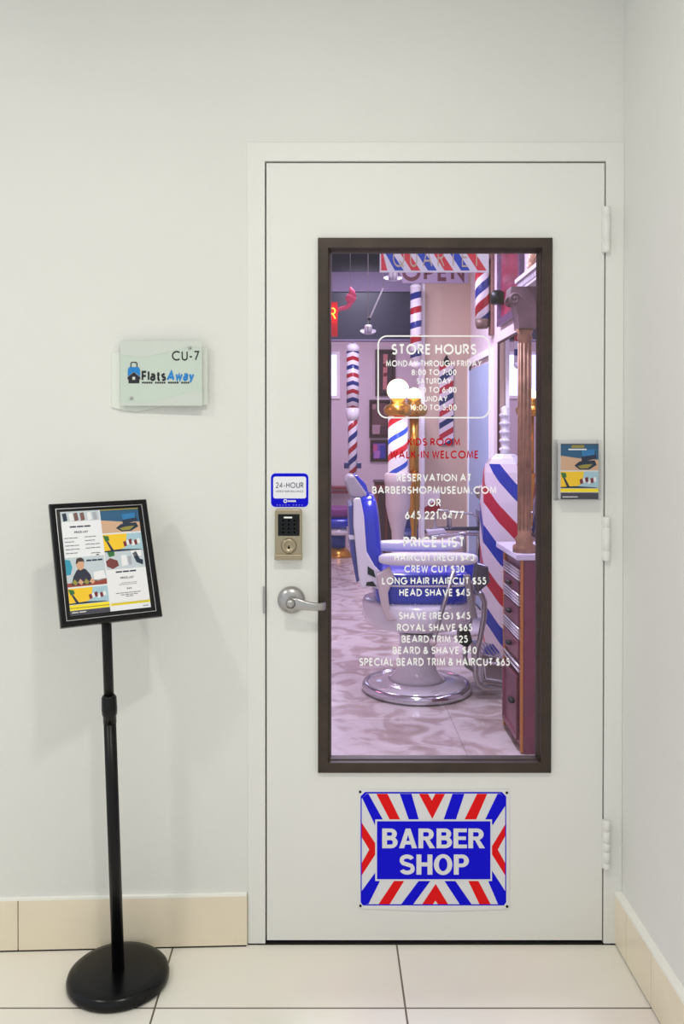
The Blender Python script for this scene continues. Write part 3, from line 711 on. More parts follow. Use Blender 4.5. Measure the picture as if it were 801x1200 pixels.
br.inputs['Mortar Size'].default_value = .002; br.inputs['Color1'].default_value = (1, 1, 1, 1); br.inputs['Color2'].default_value = (.9, .88, .9, 1); br.inputs['Mortar'].default_value = (.6, .55, .55, 1)
nt.links.new(tc.outputs['Object'], br.inputs['Vector'])
mx = nt.nodes.new('ShaderNodeMix'); mx.data_type = 'RGBA'; mx.blend_type = 'MULTIPLY'; mx.inputs[0].default_value = 1
nt.links.new(r.outputs['Color'], mx.inputs[6]); nt.links.new(br.outputs['Color'], mx.inputs[7]); nt.links.new(mx.outputs[2], b.inputs['Base Color'])
b.inputs['Roughness'].default_value = .22
structure(MB().box(SX0, SX1+.1, .10, SY1, -.1, 0).build('floor_shop', m), 'mottled marble floor inside the barber shop', 'floor')
M_sw = mat('shop_wall', (222, 208, 214), .6, noise=.02, nscale=2); M_tan = mat('tan_wall', (190, 165, 146), .65, noise=.03, nscale=2)
structure(MB().box(SX0, SX1+.1, SY1, SY1+.1, 0, SZ).build('wall_far', M_sw), 'pale pink wall at the far end of the barber shop', 'wall')
structure(MB().box(SX1, SX1+.1, .14, SY1, 0, SZ).build('wall_side', M_sw), 'pale wall inside the barber shop on the mirror side', 'wall')
structure(MB().box(SX0-.1, SX0, .14, SY1, 0, SZ).build('wall_left', M_sw), 'pale wall inside the barber shop beyond the door handle side', 'wall')
structure(MB().box(SX0, SX1, .14, SY1, SZ, SZ+.1).build('ceiling_shop', M_sw), 'ceiling inside the barber shop', 'ceiling')
wx = P(496, 500, 7.4).x
mb = MB().box(wx, SX1, 5.09, 5.25, 0, SZ); mb.box(wx-.025, wx+.008, 5.075, 5.26, 0, SZ, 1)
structure(mb.build('wall_middle', [M_tan, M_white]), 'tan partition wall with white corner edge behind the barber chairs', 'wall')
zt = [P(400, v, 7.3).z for v in (397, 341, 318)]
mb = MB().box(SX0, wx-.03, 5.02, 5.3, zt[1], zt[2], 0); mb.box(SX0, wx-.03, 5.06, 5.3, zt[2], SZ, 1); mb.box(SX0, wx-.03, 5.04, 5.12, zt[0], zt[1], 1)
mb.box(SX0, wx-.03, 5.03, 5.13, zt[0]-.012, zt[0], 0)
structure(mb.build('beam_1', [M_grey, M_dkglass]), 'grey ceiling beam with dark glossy panel across the shop', 'ceiling beam')
# far window giving daylight
wz0, wz1 = P(392, 463, 10.6).z, P(392, 415, 10.6).z
mb = MB().ring(-1.0, .17, wz0-.04, wz1+.04, [(0, 0), (0, .03), (.04, .03), (.04, 0)], T=Matrix.Translation((0, SY1, 0)))
mb.add([(-.96, SY1-.004, wz0), (.13, SY1-.004, wz0), (.13, SY1-.004, wz1), (-.96, SY1-.004, wz1)], [(0, 1, 2, 3)], 1)
structure(mb.build('window_1', [M_white, mat('daylight', (205, 222, 255), .5, emit=2.2)]), 'bright window high on the far shop wall', 'window')
# pale blue door on the shop side wall
mb = MB(); dy0, dy1 = 6.42-D, 7.36-D
mb.box(SX1-.02, SX1, dy0, dy1, 0, 1.94); mb.ring(dy0, dy1, 0, 1.99, [(-.05, .0), (-.05, .03), (0, .03), (0, .02)], 1, T=Matrix(((0, 1, 0, SX1), (1, 0, 0, 0), (0, 0, 1, 0), (0, 0, 0, 1))))
structure(mb.build('door_2', [mat('pale_blue_paint', (172, 196, 232), .45), M_white]), 'pale blue inner door in the shop side wall', 'door')

# ================================================================== BARBER CHAIRS
KX, KZ = 488.0, 4.63
CT = Matrix.Translation((0, 0, .018)); CB = Matrix.Diagonal((.97, .97, 1, 1))
def cl(px, py): qq = P(px, py, KZ); return (qq.x-P(KX, py, KZ).x, qq.z)
def make_chair():
    t = thing('barber_chair', 'blue and white porcelain barber chair with round chrome-rimmed base nearest the door', 'barber chair', P(KX, 800, KZ)*1, 0, 'barber chairs')
    t.location.z = 0
    MB().lathe([(0, .075), (.10, .070), (.20, .058), (.272, .046), (.276, .02), (.2, .012), (0, .012)], 56, T=CB).build('base', M_porc, t)
    MB().lathe([(.27, .0), (.296, .003), (.306, .014), (.307, .028), (.299, .043), (.282, .05), (.27, .046), (.268, .02), (.27, 0)], 64, T=CB).build('base_rim', M_chrome, t)
    MB().lathe([(0, .06), (.155, .066), (.125, .085), (.107, .12), (.098, .18), (.095, .29), (.10, .33), (0, .33)], 40).build('pedestal', M_porc, t)
    MB().lathe([(0, .325), (.112, .325), (.118, .335), (.118, .352), (.10, .362), (0, .355)], 36).build('hydraulic_collar', M_blackm, t)
    MB().lathe([(0, .335), (.16, .337), (.25, .346), (.283, .366), (.295, .40), (.296, .47), (.288, .484), (.26, .49), (0, .49)], 56, T=CT).build('seat_apron', M_porc, t)
    mb = MB().blob((.015, 0, .565), (.255, .232, .075), .42); mb.blob((.015, 0, .635), (.245, .222, .04), .5)
    seat = mb.build('seat_cushion', M_leather, t)
    mb = MB()
    mb.tube([(.015+.262*math.copysign(abs(math.cos(2*PI*k/48))**.45, math.cos(2*PI*k/48)), .236*math.copysign(abs(math.sin(2*PI*k/48))**.45, math.sin(2*PI*k/48)), .607) for k in range(49)], .006, 6)
    mb.build('piping', M_porc, seat)
    mb = MB()
    for k in range(15): mb.blob((-.15+.023*k, -.238, .512), (.005, .005, .005), 1, 6)
    mb.build('studs', M_chrome, seat)
    for sy in (-1, 1):
        yy = sy*.262
        mb = MB().blob((.03, yy, .752), (.255, .045, .034), .55)
        arm = mb.build('armrest', M_porc, t)
        mb = MB().prism([cl(437, 664), cl(452, 655), cl(457, 666), cl(450, 684), cl(452, 704), cl(460, 714), cl(449, 715), cl(443, 700), cl(440, 684)], yy-.018, yy+.018)
        mb.build('arm_support', M_cream, arm, bevel=.006)
        MB().prism([cl(533, 664), cl(541, 664), cl(544, 690), cl(549, 712), cl(541, 712), cl(537, 690)], yy-.012, yy+.012).build('arm_support', M_satin, arm, bevel=.005)
        # back frame rail
        yb = sy*.205
        mb = MB().prism([cl(412, 583), cl(414, 580), cl(420, 580), cl(424, 600), cl(427, 640), cl(436, 656), cl(444, 664), cl(444, 684), cl(432, 679), cl(421, 682), cl(418, 668), cl(415, 640), cl(412, 610)], yb-.016, yb+.016)
        mb.build('back_frame', M_porc, t, bevel=.007)
        mb = MB()
        for a in ([cl(428, 656), cl(435, 661), cl(437, 669), cl(428, 665)], [cl(427, 674), cl(434, 673), cl(438, 679), cl(426, 678)]): mb.prism(a, yb-.018, yb+.018)
        mb.build('frame_opening', M_blackm, t)
    mb = MB(); sec = []
    # blue upholstered back, a bulging cushion leaning back
    a = math.atan2(cl(433, 690)[0]-cl(424, 580)[0], cl(424, 580)[1]-cl(433, 690)[1])
    cxb, czb = cl(432.5, 628)
    T = Matrix.Translation((cxb, 0, czb)) @ Matrix.Rotation(-a, 4, 'Y')
    mb.blob((0, 0, 0), (.056, .215, .235), .48, T=T)
    mb.build('back_cushion', M_leather, t)
    mb = MB().prism([cl(407, 590), cl(412, 588), cl(415, 640), cl(421, 672), cl(416, 676), cl(409, 640)], -.19, .19)
    mb.build('rear_panel', mat('rear_blue', (70, 76, 150), .25), t, bevel=.005)
    mb = MB().prism([cl(406.5, 622), cl(412, 622), cl(416, 627), cl(408, 627)], -.2, .2); mb.build('rear_band', M_porc, t)
    hr = MB().prism([cl(402, 562), cl(407, 555.5), cl(414, 556), cl(428, 575), cl(429, 580), cl(421, 583), cl(409, 581)], -.13, .13).build('headrest', mat('headrest_grey', (168, 158, 164), .4), t, bevel=.012)
    MB().prism([cl(413, 555.5), cl(417, 556), cl(427, 566), cl(431, 578), cl(428, 581), cl(420, 566)], -.125, .125).build('headrest_pad', M_leather, hr, bevel=.006)
    MB().tube([(cl(417, 581)[0], 0, cl(417, 581)[1]), (cl(419, 592)[0], 0, cl(419, 592)[1])], .02, 10).build('headrest_post', M_chrome, hr)
    # leg and foot rest
    for sy in (-1, 1):
        p = [cl(549, 686), cl(557, 690), cl(560.5, 698), cl(560, 715), cl(556, 738), cl(551.5, 755), cl(550.5, 780), cl(553, 790), cl(560, 795), cl(584, 796.5)]
        MB().tube([(x, sy*.17, z) for x, z in p], .015, 12).build('footrest_rail', M_satin, t)
    mb = MB().prism([cl(556, 757), cl(584, 763), cl(592, 794), cl(558, 789)], -.16, .16)
    ft = mb.build('footplate', M_satin, t, bevel=.008)
    mb = MB()
    for k in range(5):
        x, z = cl(560+5.5*k, 759+1.2*k); mb.box(x-.006, x+.006, -.15, .15, z-.004, z+.008)
    mb.tube([(cl(562, 785)[0], -.164, cl(562, 785)[1]), (cl(560, 766)[0], -.164, cl(560, 766)[1]), (cl(582, 770)[0], -.164, cl(582, 770)[1]), (cl(586, 789)[0], -.164, cl(586, 789)[1]), (cl(562, 785)[0], -.164, cl(562, 785)[1])], .008, 8)
    mb.build('tread', M_chrome, ft)
    mb = MB().prism([cl(536, 740), cl(548, 735), cl(552, 750), cl(546, 757), cl(536, 752)], -.05, .05); mb.build('footrest_bracket', M_blackm, t, bevel=.01)
    MB().prism([cl(546, 650), cl(560, 654), cl(562, 672), cl(548, 684), cl(543, 668)], -.29, -.235).build('side_bracket', mat('gunmetal', (96, 94, 106), .3, .7), t, bevel=.01)
    a, c2 = cl(521, 658), cl(499, 737)
    lv = MB().tube([(a[0], -.315, a[1]), (c2[0]+.03, -.315, c2[1]+.12), (c2[0], -.30, c2[1])], .012, 10).build('lever', M_satin, t)
    MB().blob((c2[0], -.30, c2[1]), (.02, .02, .02), 1, 10).build('lever_knob', M_cream, lv)
    MB().tube([(c2[0], -.30, c2[1]), (c2[0]-.01, -.1, c2[1]+.02)], .012, 8).build('lever_shaft', M_satin, lv)
    return t
chair = make_chair()
# second chair, seen past the first one's arms
Z2 = 6.1
c = P(532, 600, Z2)
t2 = thing('barber_chair', 'chrome-framed barber chair behind the nearest one, its wire footrest loops raised', 'barber chair', (c.x, c.y, 0), 0, 'barber chairs')
def c2(px, py): qq = P(px, py, Z2); return (qq.x-c.x, qq.z)
def c2t(pts, y=0): return [(c2(*p)[0], y, c2(*p)[1]) for p in pts]
MB().lathe([(0, 0), (.25, 0), (.26, .02), (.24, .05), (.1, .075), (.08, .12), (.075, .36), (0, .36)], 40).build('base', M_porc, t2)
MB().blob((0, .06, .44), (.24, .22, .085), .45).build('seat', M_leather, t2)
for pts, yy in (([(519, 621), (519.5, 602), (523, 596.5), (534, 597), (537, 602), (537, 618)], -.10), ([(535, 619), (534.5, 603), (538, 599), (564, 601), (570, 606), (571, 616)], -.06)):
    pts = [(p[0]-12+.0, p[1]) for p in pts]
    MB().tube(c2t(pts, yy), .0085, 8).build('wire_loop', M_satin, t2)
MB().tube(c2t([(496, 622), (510, 618), (560, 618)], -.08), .014, 10).build('crossbar', mat('gunmetal', (96, 94, 106), .3, .7), t2)
MB().tube(c2t([(494, 648), (496, 630), (503, 626), (530, 622), (562, 624)], -.14), .012, 10).build('crossbar', M_chrome, t2)
MB().prism([c2(497, 619), c2(517, 617), c2(520, 622), c2(498, 625)], -.16, -.05).build('footplate', mat('pale_enamel', (196, 190, 204), .3), t2, bevel=.006)
MB().prism([c2(506, 631), c2(536, 624), c2(538, 629), c2(508, 637)], -.2, -.1).build('footplate', _M['pale_enamel'], t2, bevel=.006)
for a_, b_ in ((540, 541), (557, 557)): MB().tube(c2t([(a_, 622), (b_, 640), (b_-2, 668)], -.1), .013, 10).build('leg_bar', M_satin, t2)
MB().prism([c2(560, 598), c2(566, 588), c2(572, 600), c2(576, 640), c2(570, 690), c2(560, 690), c2(562, 640)], -.12, .12).build('backrest', mat('slate_enamel', (120, 128, 156), .3), t2, bevel=.015)
MB().blob((c2(565, 577)[0], -.02, c2(565, 577)[1]), (.05, .11, .055), .8, 12).build('headrest', M_satin, t2)
MB().tube(c2t([(565, 578), (566, 598)], -.0), .016, 8).build('headrest_post', M_chrome, t2)
MB().prism([c2(558, 640), c2(566, 634), c2(570, 650), c2(562, 668), c2(556, 660)], -.18, -.12).build('side_bracket', M_blackm, t2, bevel=.01)

# ================================================================== BACK BAR STATION
Zn, Zf = 3.69, 4.07
xf = .845
bs = thing('barber_station', 'mahogany barber station with chrome-trimmed drawers and a gilt column', 'barber station', (xf, Zn-D, 0))
def fz(py): return P(585, py, Zf).z
dY = Zf-Zn
MB().box(.012, .325, 0, dY, .0, .845).build('body', M_wood, bs, bevel=.003)
MB().box(-.025, .33, -.015, dY+.05, .845, .872).build('counter_top', mat('counter_marble', (214, 208, 226), .2), bs, bevel=.004)
for py0, py1 in ((668, 680), (695, 716), (731, 752)):
    dr = MB().box(-.004, .03, .045, dY-.035, fz(py1), fz(py0)).build('drawer', M_wood, bs, bevel=.003)
    zc = (fz(py0)+fz(py1))/2
    MB().blob((-.016, dY*.5, zc), (.012, .028, .010), .8, 10).build('handle', M_blackm, dr)
dr = MB().box(-.002, .03, .045, dY-.035, fz(838), fz(770)).build('cabinet_door', M_wood, bs)
MB().ring(.045, dY-.035, fz(838), fz(770), [(0, 0), (0, .012), (.018, .012), (.022, 0)], T=Matrix(((0, 1, 0, 0), (1, 0, 0, 0), (0, 0, 1, 0), (0, 0, 0, 1)))).build('door_molding', M_wood, dr)
MB().blob((-.018, dY*.3, fz(800)), (.014, .03, .012), .8, 10).build('handle', M_blackm, dr)
for py0, py1, nn in ((654, 667, 4), (681, 694, 4), (717, 730, 4), (756, 766, 2)):
    mb = MB()
    for k in range(nn):
        z = fz(py1)+(fz(py0)-fz(py1))*(k+.5)/nn
        mb.tube([(-.002, .036, z), (-.002, dY-.03, z)], .0052, 8)
    mb.build('chrome_trim', mat('polished_trim', (232, 228, 238), .2, .35), bs)
for yy in (.012, dY-.012):
    pr = [(0, .002)]
    for k in range(56): pr += [(.007, .006+.015*k), (.0105, .0135+.015*k)]
    pr += [(.007, .846), (0, .846)]
    MB().lathe(pr, 10, T=Matrix.Translation((.006, yy, 0))).build('beaded_post', M_gilt, bs)
cX, cY = .026, .06
pr = [(.05, .872), (.05, .90), (.036, .91), (.042, .93), (.03, .945)]
pr += [(.027, 1.0), (.027, 1.80), (.034, 1.81), (.03, 1.83), (.04, 1.85), (0, 1.85)]
mb = MB().lathe(pr, 24, T=Matrix.Translation((cX, cY, 0)))
for k in range(10):
    a = 2*PI*k/10; mb.tube([(cX+.0265*math.cos(a), cY+.0265*math.sin(a), .97), (cX+.0265*math.cos(a), cY+.0265*math.sin(a), 1.79)], .0045, 6)
col = mb.build('column', M_gold, bs)
mb = MB().prism([(-.035, 1.85), (.045, 1.85), (.06, 1.88), (.085, 1.95), (.10, 2.03), (-.07, 2.03), (-.075, 1.99), (-.05, 1.95), (-.04, 1.90)], cY-.05, cY+.05, T=Matrix.Translation((cX-.0, 0, 0)))
for dyy in (-.05, .05): mb.tube([(cX-.055+.028*math.cos(a/5)*(1-a/50), cY+dyy, 1.975+.028*math.sin(a/5)*(1-a/50)) for a in range(48)], .006, 6)
mb.build('scroll_bracket', mat('carved_wood', (104, 78, 84), .45, noise=.3, nscale=14), col, bevel=.006)
mb = MB(); mb.box(.022, .13, -.34, .19, 2.03, 2.042); mb.box(.012, .13, -.36, .20, 2.074, 2.092); mb.box(.03, .13, -.33, .185, 2.042, 2.074, 1)
for k in range(22): mb.box(.018, .035, -.33+.0235*k, -.33+.0235*k+.012, 2.045, 2.074, 0)
co = mb.build('cornice', [mat('cornice_lilac', (206, 196, 208), .4), mat('cornice_dark', (110, 84, 104), .5)], bs)
mb = MB()
for k in range(7):
    a = math.radians(-70+24*k); mb.tube([(.05, .02, 2.09), (.05, .02+.05*math.sin(a), 2.12+.03*math.cos(a)), (.05, .02+.08*math.sin(a*1.1), 2.13+.09*math.cos(a))], [.012, .014, .004], 8)
mb.blob((.05, .02, 2.115), (.02, .03, .03), 1, 10); mb.build('gilt_finial', M_gold, co)

# wall mirror behind the station
mb = MB(); y0, y1 = 3.62-D, 5.96-D; mz0, mz1 = .80, 2.035
MT = Matrix(((0, 1, 0, SX1), (1, 0, 0, 0), (0, 0, 1, 0), (0, 0, 0, 1)))
mir = thing('wall_mirror', 'wide wall mirror behind the station reflecting the bright window', 'mirror', (SX1-.035, (y0+y1)/2, mz0))
yc = (y0+y1)/2
T2 = MT.copy(); T2.translation = (0, 0, 0)
MB().ring(y0-yc, y1-yc, 0, mz1-mz0, [(0, -.034), (0, .022), (.012, .022), (.016, .015), (.016, .012)], T=T2).build('mirror_frame', M_woodd, mir)
MB().box(-.014, .03, y0-yc+.01, y1-yc-.01, .01, mz1-mz0-.01).build('mirror_glass', mat('mirror_silver', (225, 225, 238), .015, 1), mir)

# big octagonal striped pillar
oc = thing('striped_pillar', 'large octagonal pillar with red, white and blue spiral stripes beside the station', 'barber pole', (1.045, 5.0-D, 0))
prf = [(0, .10), (.120, .10), (.128, .16), (.136, .3), (.143, .55), (.147, .8), (.143, 1.0), (.127, 1.17), (.113, 1.22), (0, 1.22)]
MB().lathe(prf, 8, smooth=False, a0=PI/8).build('striped_body', stripes('pillar_stripes', .46, 2, [(0, (188, 18, 50)), (.22, (232, 218, 222)), (.5, (24, 46, 160)), (.72, (232, 218, 222))], phase=.71), oc)
MB().lathe([(0, 0), (.12, 0), (.125, .02), (.11, .04), (.13, .06), (.128, .09), (.11, .10), (0, .10)], 36).build('base', M_satin, oc)
MB().lathe([(.113, 1.215), (.09, 1.25), (.06, 1.275), (0, 1.28)], 8, smooth=False, a0=PI/8).build('cap', M_porc, oc)
pr = [(.028, 1.275)]
for k in range(5): pr += [(.022, 1.29+.05*k), (.032, 1.30+.05*k), (.032, 1.308+.05*k), (.018, 1.32+.05*k)]
pr += [(.024, 1.545), (0, 1.56)]
MB().lathe(pr, 20).build('turned_finial', M_porc, oc)

# wall barber pole on its board
zc = [P(565, v, 6.4).z for v in (385, 372, 318, 297)]
wp_ = thing('wall_barber_pole', 'striped barber pole on a brown board high on the side wall', 'barber pole', (1.168, 6.4-D, zc[0]))
H = zc[2]-zc[0]
MB().lathe([(0, .07), (.053, .07), (.053, H+.1), (0, H+.1)], 28).build('striped_tube', stripes('wall_pole_stripes', .26, -1, [(0, RD), (.28, WH), (.5, (30, 44, 120)), (.78, WH)], phase=.2), wp_)
MB().lathe([(0, 0), (.04, 0), (.05, .02), (.054, .07), (0, .07)], 28).build('end_cap', mat('dull_bronze', (110, 88, 78), .5, .3), wp_)
MB().box(.055, .081, -.05, .05, -.05, H+.32).build('mounting_board', mat('brown_board', (134, 92, 84), .5, noise=.2, nscale=8), wp_, bevel=.006)
for zz in (.10, H+.05): MB().box(.0, .06, -.015, .015, zz, zz+.03).build('bracket', M_blackm, wp_)

# framed red poster high on the shop side wall
z0, z1 = 2.16, 2.86; ya, yb_ = 5.40-D, 6.12-D
po = thing('framed_poster', 'dark red poster in a purple frame above the mirror', 'poster', (SX1, (ya+yb_)/2, z0))
hy = (yb_-ya)/2
MB().ring(-hy, hy, 0, z1-z0, [(0, 0), (0, .03), (.05, .03), (.06, .01)], T=T2).build('frame', mat('purple_frame', (92, 62, 96), .3), po)
MB().box(-.01, -.001, -hy+.05, hy-.05, .05, z1-z0-.05).build('print_sheet', mat('red_print', (136, 22, 62), .3, noise=.45, nscale=5), po)
# small black wall spotlight
sp = P(586, 349, 6.0)
sl = thing('wall_spotlight', 'small black spotlight beside the framed red poster', 'spotlight', (SX1, sp.y, sp.z))
MB().tube([(0, 0, .02), (-.03, 0, .02)], .02, 10).build('arm', M_blackm, sl)
MB().lathe([(0, -.045), (.038, -.045), (.045, -.04), (.045, .035), (.03, .05), (0, .052)], 24, T=Matrix.Translation((-.05, 0, 0))).build('lamp_head', M_blackm, sl)

# flat striped pole sign on the tan wall, and a striped pennant
def flatsign(name, label, px0, py0, px1, py1, m_, pointed):
    a = P(px0, py1, 7.38); c = P(px1, py0, 7.38); t = thing(name, label, 'wall decoration', ((a.x+c.x)/2, 5.09, (a.z+c.z)/2))
    w, h = c.x-a.x, c.z-a.z
    pol = [(-w/2, -h/2), (w/2, -h/2), (w/2, h/2-(.05 if pointed else 0)), (-w/2, h/2-(.05 if pointed else 0))]
    MB().prism([(x*1.08, z*1.01) for x, z in pol], -.012, -.001).build('backing_board', mat('pale_board', (188, 176, 184), .5), t)
    MB().prism(pol, -.02, -.012).build('striped_face', m_, t)
    if pointed: MB().prism([(-w*.22, h/2-.05), (w*.22, h/2-.05), (w*.25, h/2-.02), (0, h/2+.04), (-w*.25, h/2-.02)], -.02, -.004).build('finial', M_blackm, t)
    return t
flatsign('pole_plaque', 'flat striped barber pole plaque on the tan partition wall', 514.5, 421, 531, 521, stripes('flat_stripes', .20, 0, [(0, (26, 34, 84)), (.26, (206, 192, 196)), (.5, (166, 30, 44)), (.76, (206, 192, 196))], flat=-3.0), True)
flatsign('striped_pennant', 'small red and white striped pennant low on the tan partition wall', 497, 575, 515, 600, stripes('pennant_stripes', .30, 0, [(0, (150, 24, 36)), (.4, (226, 214, 216)), (.9, (30, 40, 110))], flat=-2.0, phase=.45), False)

# lit barber poles on pedestals
def lit_pole(px, Z, lab, brass):
    c = P(px, 500, Z); t = thing('lit_barber_pole', lab, 'barber pole', (c.x, c.y, 0), 0, 'lit barber poles')
    zz = lambda py: P(px, py, Z).z
    kr = .5 if brass else 1
    MB().lathe([(r_*kr, z_) for r_, z_ in [(0, 0), (.14, 0), (.14, .04), (.09, .07), (.05, .14), (.046, zz(634)), (.05, zz(622)), (.08, zz(604)), (.095, zz(592)), (.096, zz(570)), (.105, zz(566)), (.105, zz(556)), (.09, zz(554)), (0, zz(554))]], 32).build('pedestal', M_brass if brass else M_cream, t)
    MB().lathe([(0, zz(554)), (.076 if not brass else .04, zz(554)), (.076 if not brass else .04, zz(487)), (0, zz(487))], 32).build('lamp_column' if brass else 'striped_glass', M_brass if brass else stripes('lit_stripes', .26, -1, [(0, (214, 40, 50)), (.2, (250, 244, 244)), (.5, (40, 80, 190)), (.66, (250, 244, 244))], emit=.45), t)
    MB().lathe([(.08, zz(488)), (.105, zz(485)), (.112, zz(479)), (.09, zz(475)), (.06, zz(473)), (.055, zz(467)), (0, zz(467))], 32).build('collar', M_brass, t)
    g = MB(); gr = .06 if brass else .085; zc = zz(463 if brass else 457); g.lathe([(gr*math.cos(a)+.0005, zc+gr*math.sin(a)) for a in [(-75+165*k/14)*PI/180 for k in range(15)]], 28)
    g.build('globe', mat('lit_globe', (255, 218, 165), .4, emit=4), t)
lit_pole(466, 6.6, 'lit barber pole with glowing globe on a cream pedestal', False)
lit_pole(485, 7.05, 'lit barber pole on a brass pedestal, tucked behind the cream pedestal', True)

# hanging pole on the left
ph = P(413, 500, 7.39); hz = lambda py: P(413, py, 7.39).z
hp = thing('hanging_barber_pole', 'chevron-banded barber pole hanging from the dark beam', 'barber pole', (ph.x, ph.y, hz(576)))
zo = hz(576); z_ = lambda py: hz(py)-zo
cs = [(0, RD), (.25, WH), (.5, BL), (.75, WH)]
MB().lathe([(0, z_(478)), (.054, z_(478)), (.054, z_(412)), (0, z_(412))], 28).build('chevron_tube', stripes('chevron', .142, 0, cs, chev=2.2), hp)
MB().lathe([(0, z_(412)), (.056, z_(412)), (.056, z_(406)), (.04, z_(403)), (0, z_(402))], 28).build('top_cap', M_porc, hp)
MB().lathe([(0, z_(492)), (.05, z_(492)), (.058, z_(485)), (.056, z_(478)), (0, z_(478))], 28).build('collar', M_porc, hp)
MB().lathe([(0, z_(574)), (.036, z_(574)), (.042, z_(500)), (.042, z_(492)), (0, z_(492))], 28).build('spiral_tube', stripes('spiral', .20, -1, cs), hp)
MB().tube([(0, 0, z_(404)), (0, 0, hz(394)-zo)], .008, 8).build('hanger_rod', M_chrome, hp)
MB().box(-.075, .075, -.02, .05, z_(549), z_(542)).build('bracket', mat('navy_bracket', (30, 34, 84), .4), hp, bevel=.006)

# striped pole fixed on the dark beam beside the white corner
zc = [P(487, v, 7.25).z for v in (432, 425, 338, 333)]
bp_ = thing('beam_barber_pole', 'striped barber pole fixed on the dark beam beside the white wall corner', 'barber pole', (P(487, 400, 7.25).x, 7.25-D, zc[0]))
H = zc[2]-zc[0]
MB().lathe([(0, .05), (.048, .05), (.048, H), (0, H)], 28).build('striped_tube', stripes('beam_pole_stripes', .245, 0, [(0, RD), (.22, WH), (.5, (26, 44, 120)), (.72, WH)], phase=.1, flat=-1.1), bp_)
MB().lathe([(0, 0), (.03, 0), (.05, .02), (.05, .05), (0, .05)], 28).build('end_cap', M_porc, bp_)
MB().lathe([(0, H), (.05, H), (.05, H+.02), (.03, zc[3]-zc[0]), (0, zc[3]-zc[0])], 28).build('end_cap', M_porc, bp_)
for zz in (H*.6, H-.06): MB().box(-.012, .012, .03, .12, zz, zz+.025).build('bracket', M_blackm, bp_)

# pictures on the far wall
def picture(lab, px0, py0, px1, py1, cols):
    a = P(px0, py1, 10.68); c = P(px1, py0, 10.68); w, h = c.x-a.x, c.z-a.z
    t = thing('wall_picture', lab, 'picture', ((a.x+c.x)/2, SY1, (a.z+c.z)/2))
    MB().ring(-w/2, w/2, -h/2, h/2, [(0, 0), (0, .03), (.03, .03), (.04, .01)]).build('frame', M_woodd, t)
    mb = MB(); mb.box(-w/2+.03, w/2-.03, -.012, -.001, -h/2+.03, h/2-.03)
    ms = [pal(*cols[0])]
    for i, (u0, v0, u1, v1, c_) in enumerate(cols[1:]):
        ms.append(pal(*c_)); mb.flat([(w*(u0-.5), h*(.5-v1)), (w*(u1-.5), h*(.5-v1)), (w*(u1-.5+.04), h*(.5-v0)), (w*(u0-.5+.02), h*(.5-v0))], -.0135-.0005*i, i+1)
    mb.build('print_sheet', ms, t)
picture('dark framed picture of a barber pole, topmost on the far wall', 439.5, 409.5, 463, 464, [(62, 38, 44), (.38, .1, .58, .86, (206, 130, 130)), (.38, .3, .55, .38, (120, 20, 30)), (.4, .5, .57, .58, (120, 20, 30))])
picture('brown framed photograph between the pole picture and the purple one', 432.5, 468.5, 457, 513, [(104, 66, 70), (.1, .12, .3, .25, (170, 130, 130)), (.12, .66, .5, .9, (180, 150, 160)), (.5, .7, .85, .9, (80, 50, 60))])
picture('small purple picture in a dark frame, lowest on the far wall', 433.5, 515.5, 455.5, 541, [(120, 84, 180), (.12, .2, .36, .6, (200, 90, 150)), (.5, .25, .8, .85, (60, 60, 170)), (.2, .5, .5, .85, (180, 120, 200))])

# overhead banner, OPEN sign, hats and cane just inside the glass
Zb = 2.52
a, c = P(444.8, 319, Zb), P(572.5, 268, Zb); w, h = c.x-a.x, c.z-a.z
bn = thing('quartet_banner', 'white banner with red and blue slanted bars lettered QUARTET', 'banner', ((a.x+c.x)/2, a.y, a.z))
MB().box(-w/2, w/2, 0, .006, 0, h).build('banner_board', mat('banner_white', (236, 234, 240), .4), bn)
mb = MB(); pxw = w/127.7; yb2 = -.0005
def bp(px, py): return ((px-508.65)*pxw, (319-py)*pxw)
for k in range(8):
    x0 = 443+19.4*k; mi = 0 if k % 2 == 0 else 1
    pts = [(x0, 317), (x0+10.5, 317), (x0-8.5, 288), (x0-19, 288)]
    lo = 446.3; pts = [bp(min(max(px, lo), 571), py) for px, py in pts]
    if pts[1][0]-pts[0][0] > 1e-4: mb.flat(pts, yb2, mi)
text(mb, 'QUARTET', *(bp(460, 0)[0], bp(562, 0)[0]), bp(0, 313)[1], bp(0, 291)[1], -.0012, .10, 2, gap=.5)
mb.build('banner_print', [pal(226, 60, 70), pal(34, 74, 190), pal(206, 190, 160)], bn)
for xx in (-w*.4, w*.4): MB().tube([(xx, .003, h), (xx, .003, SZ-a.z)], .002, 6).build('hanging_wire', M_satin, bn)
Zo = 5.6
a, c = P(466, 332, Zo), P(549, 296, Zo); w, h = c.x-a.x, c.z-a.z
op = thing('open_sign', 'lilac sign lettered OPEN in dark red hanging behind the banner', 'sign', ((a.x+c.x)/2, a.y, a.z))
MB().prism([(-w/2+.03, 0), (w/2, 0), (w/2, h), (-w/2-.02, h)], 0, .012).build('sign_board', mat('lilac_board', (146, 126, 150), .5), op, bevel=.002)
mb = MB(); text(mb, 'OPEN', -w*.44, w*.44, h*.07, h*.66, -.0006, .22, 0, gap=.2); mb.build('sign_print', pal(84, 10, 34), op)
for xx in (-w*.4, w*.4): MB().tube([(xx, .006, h), (xx, .006, SZ-a.z)], .003, 6).build('hanging_wire', M_satin, op)
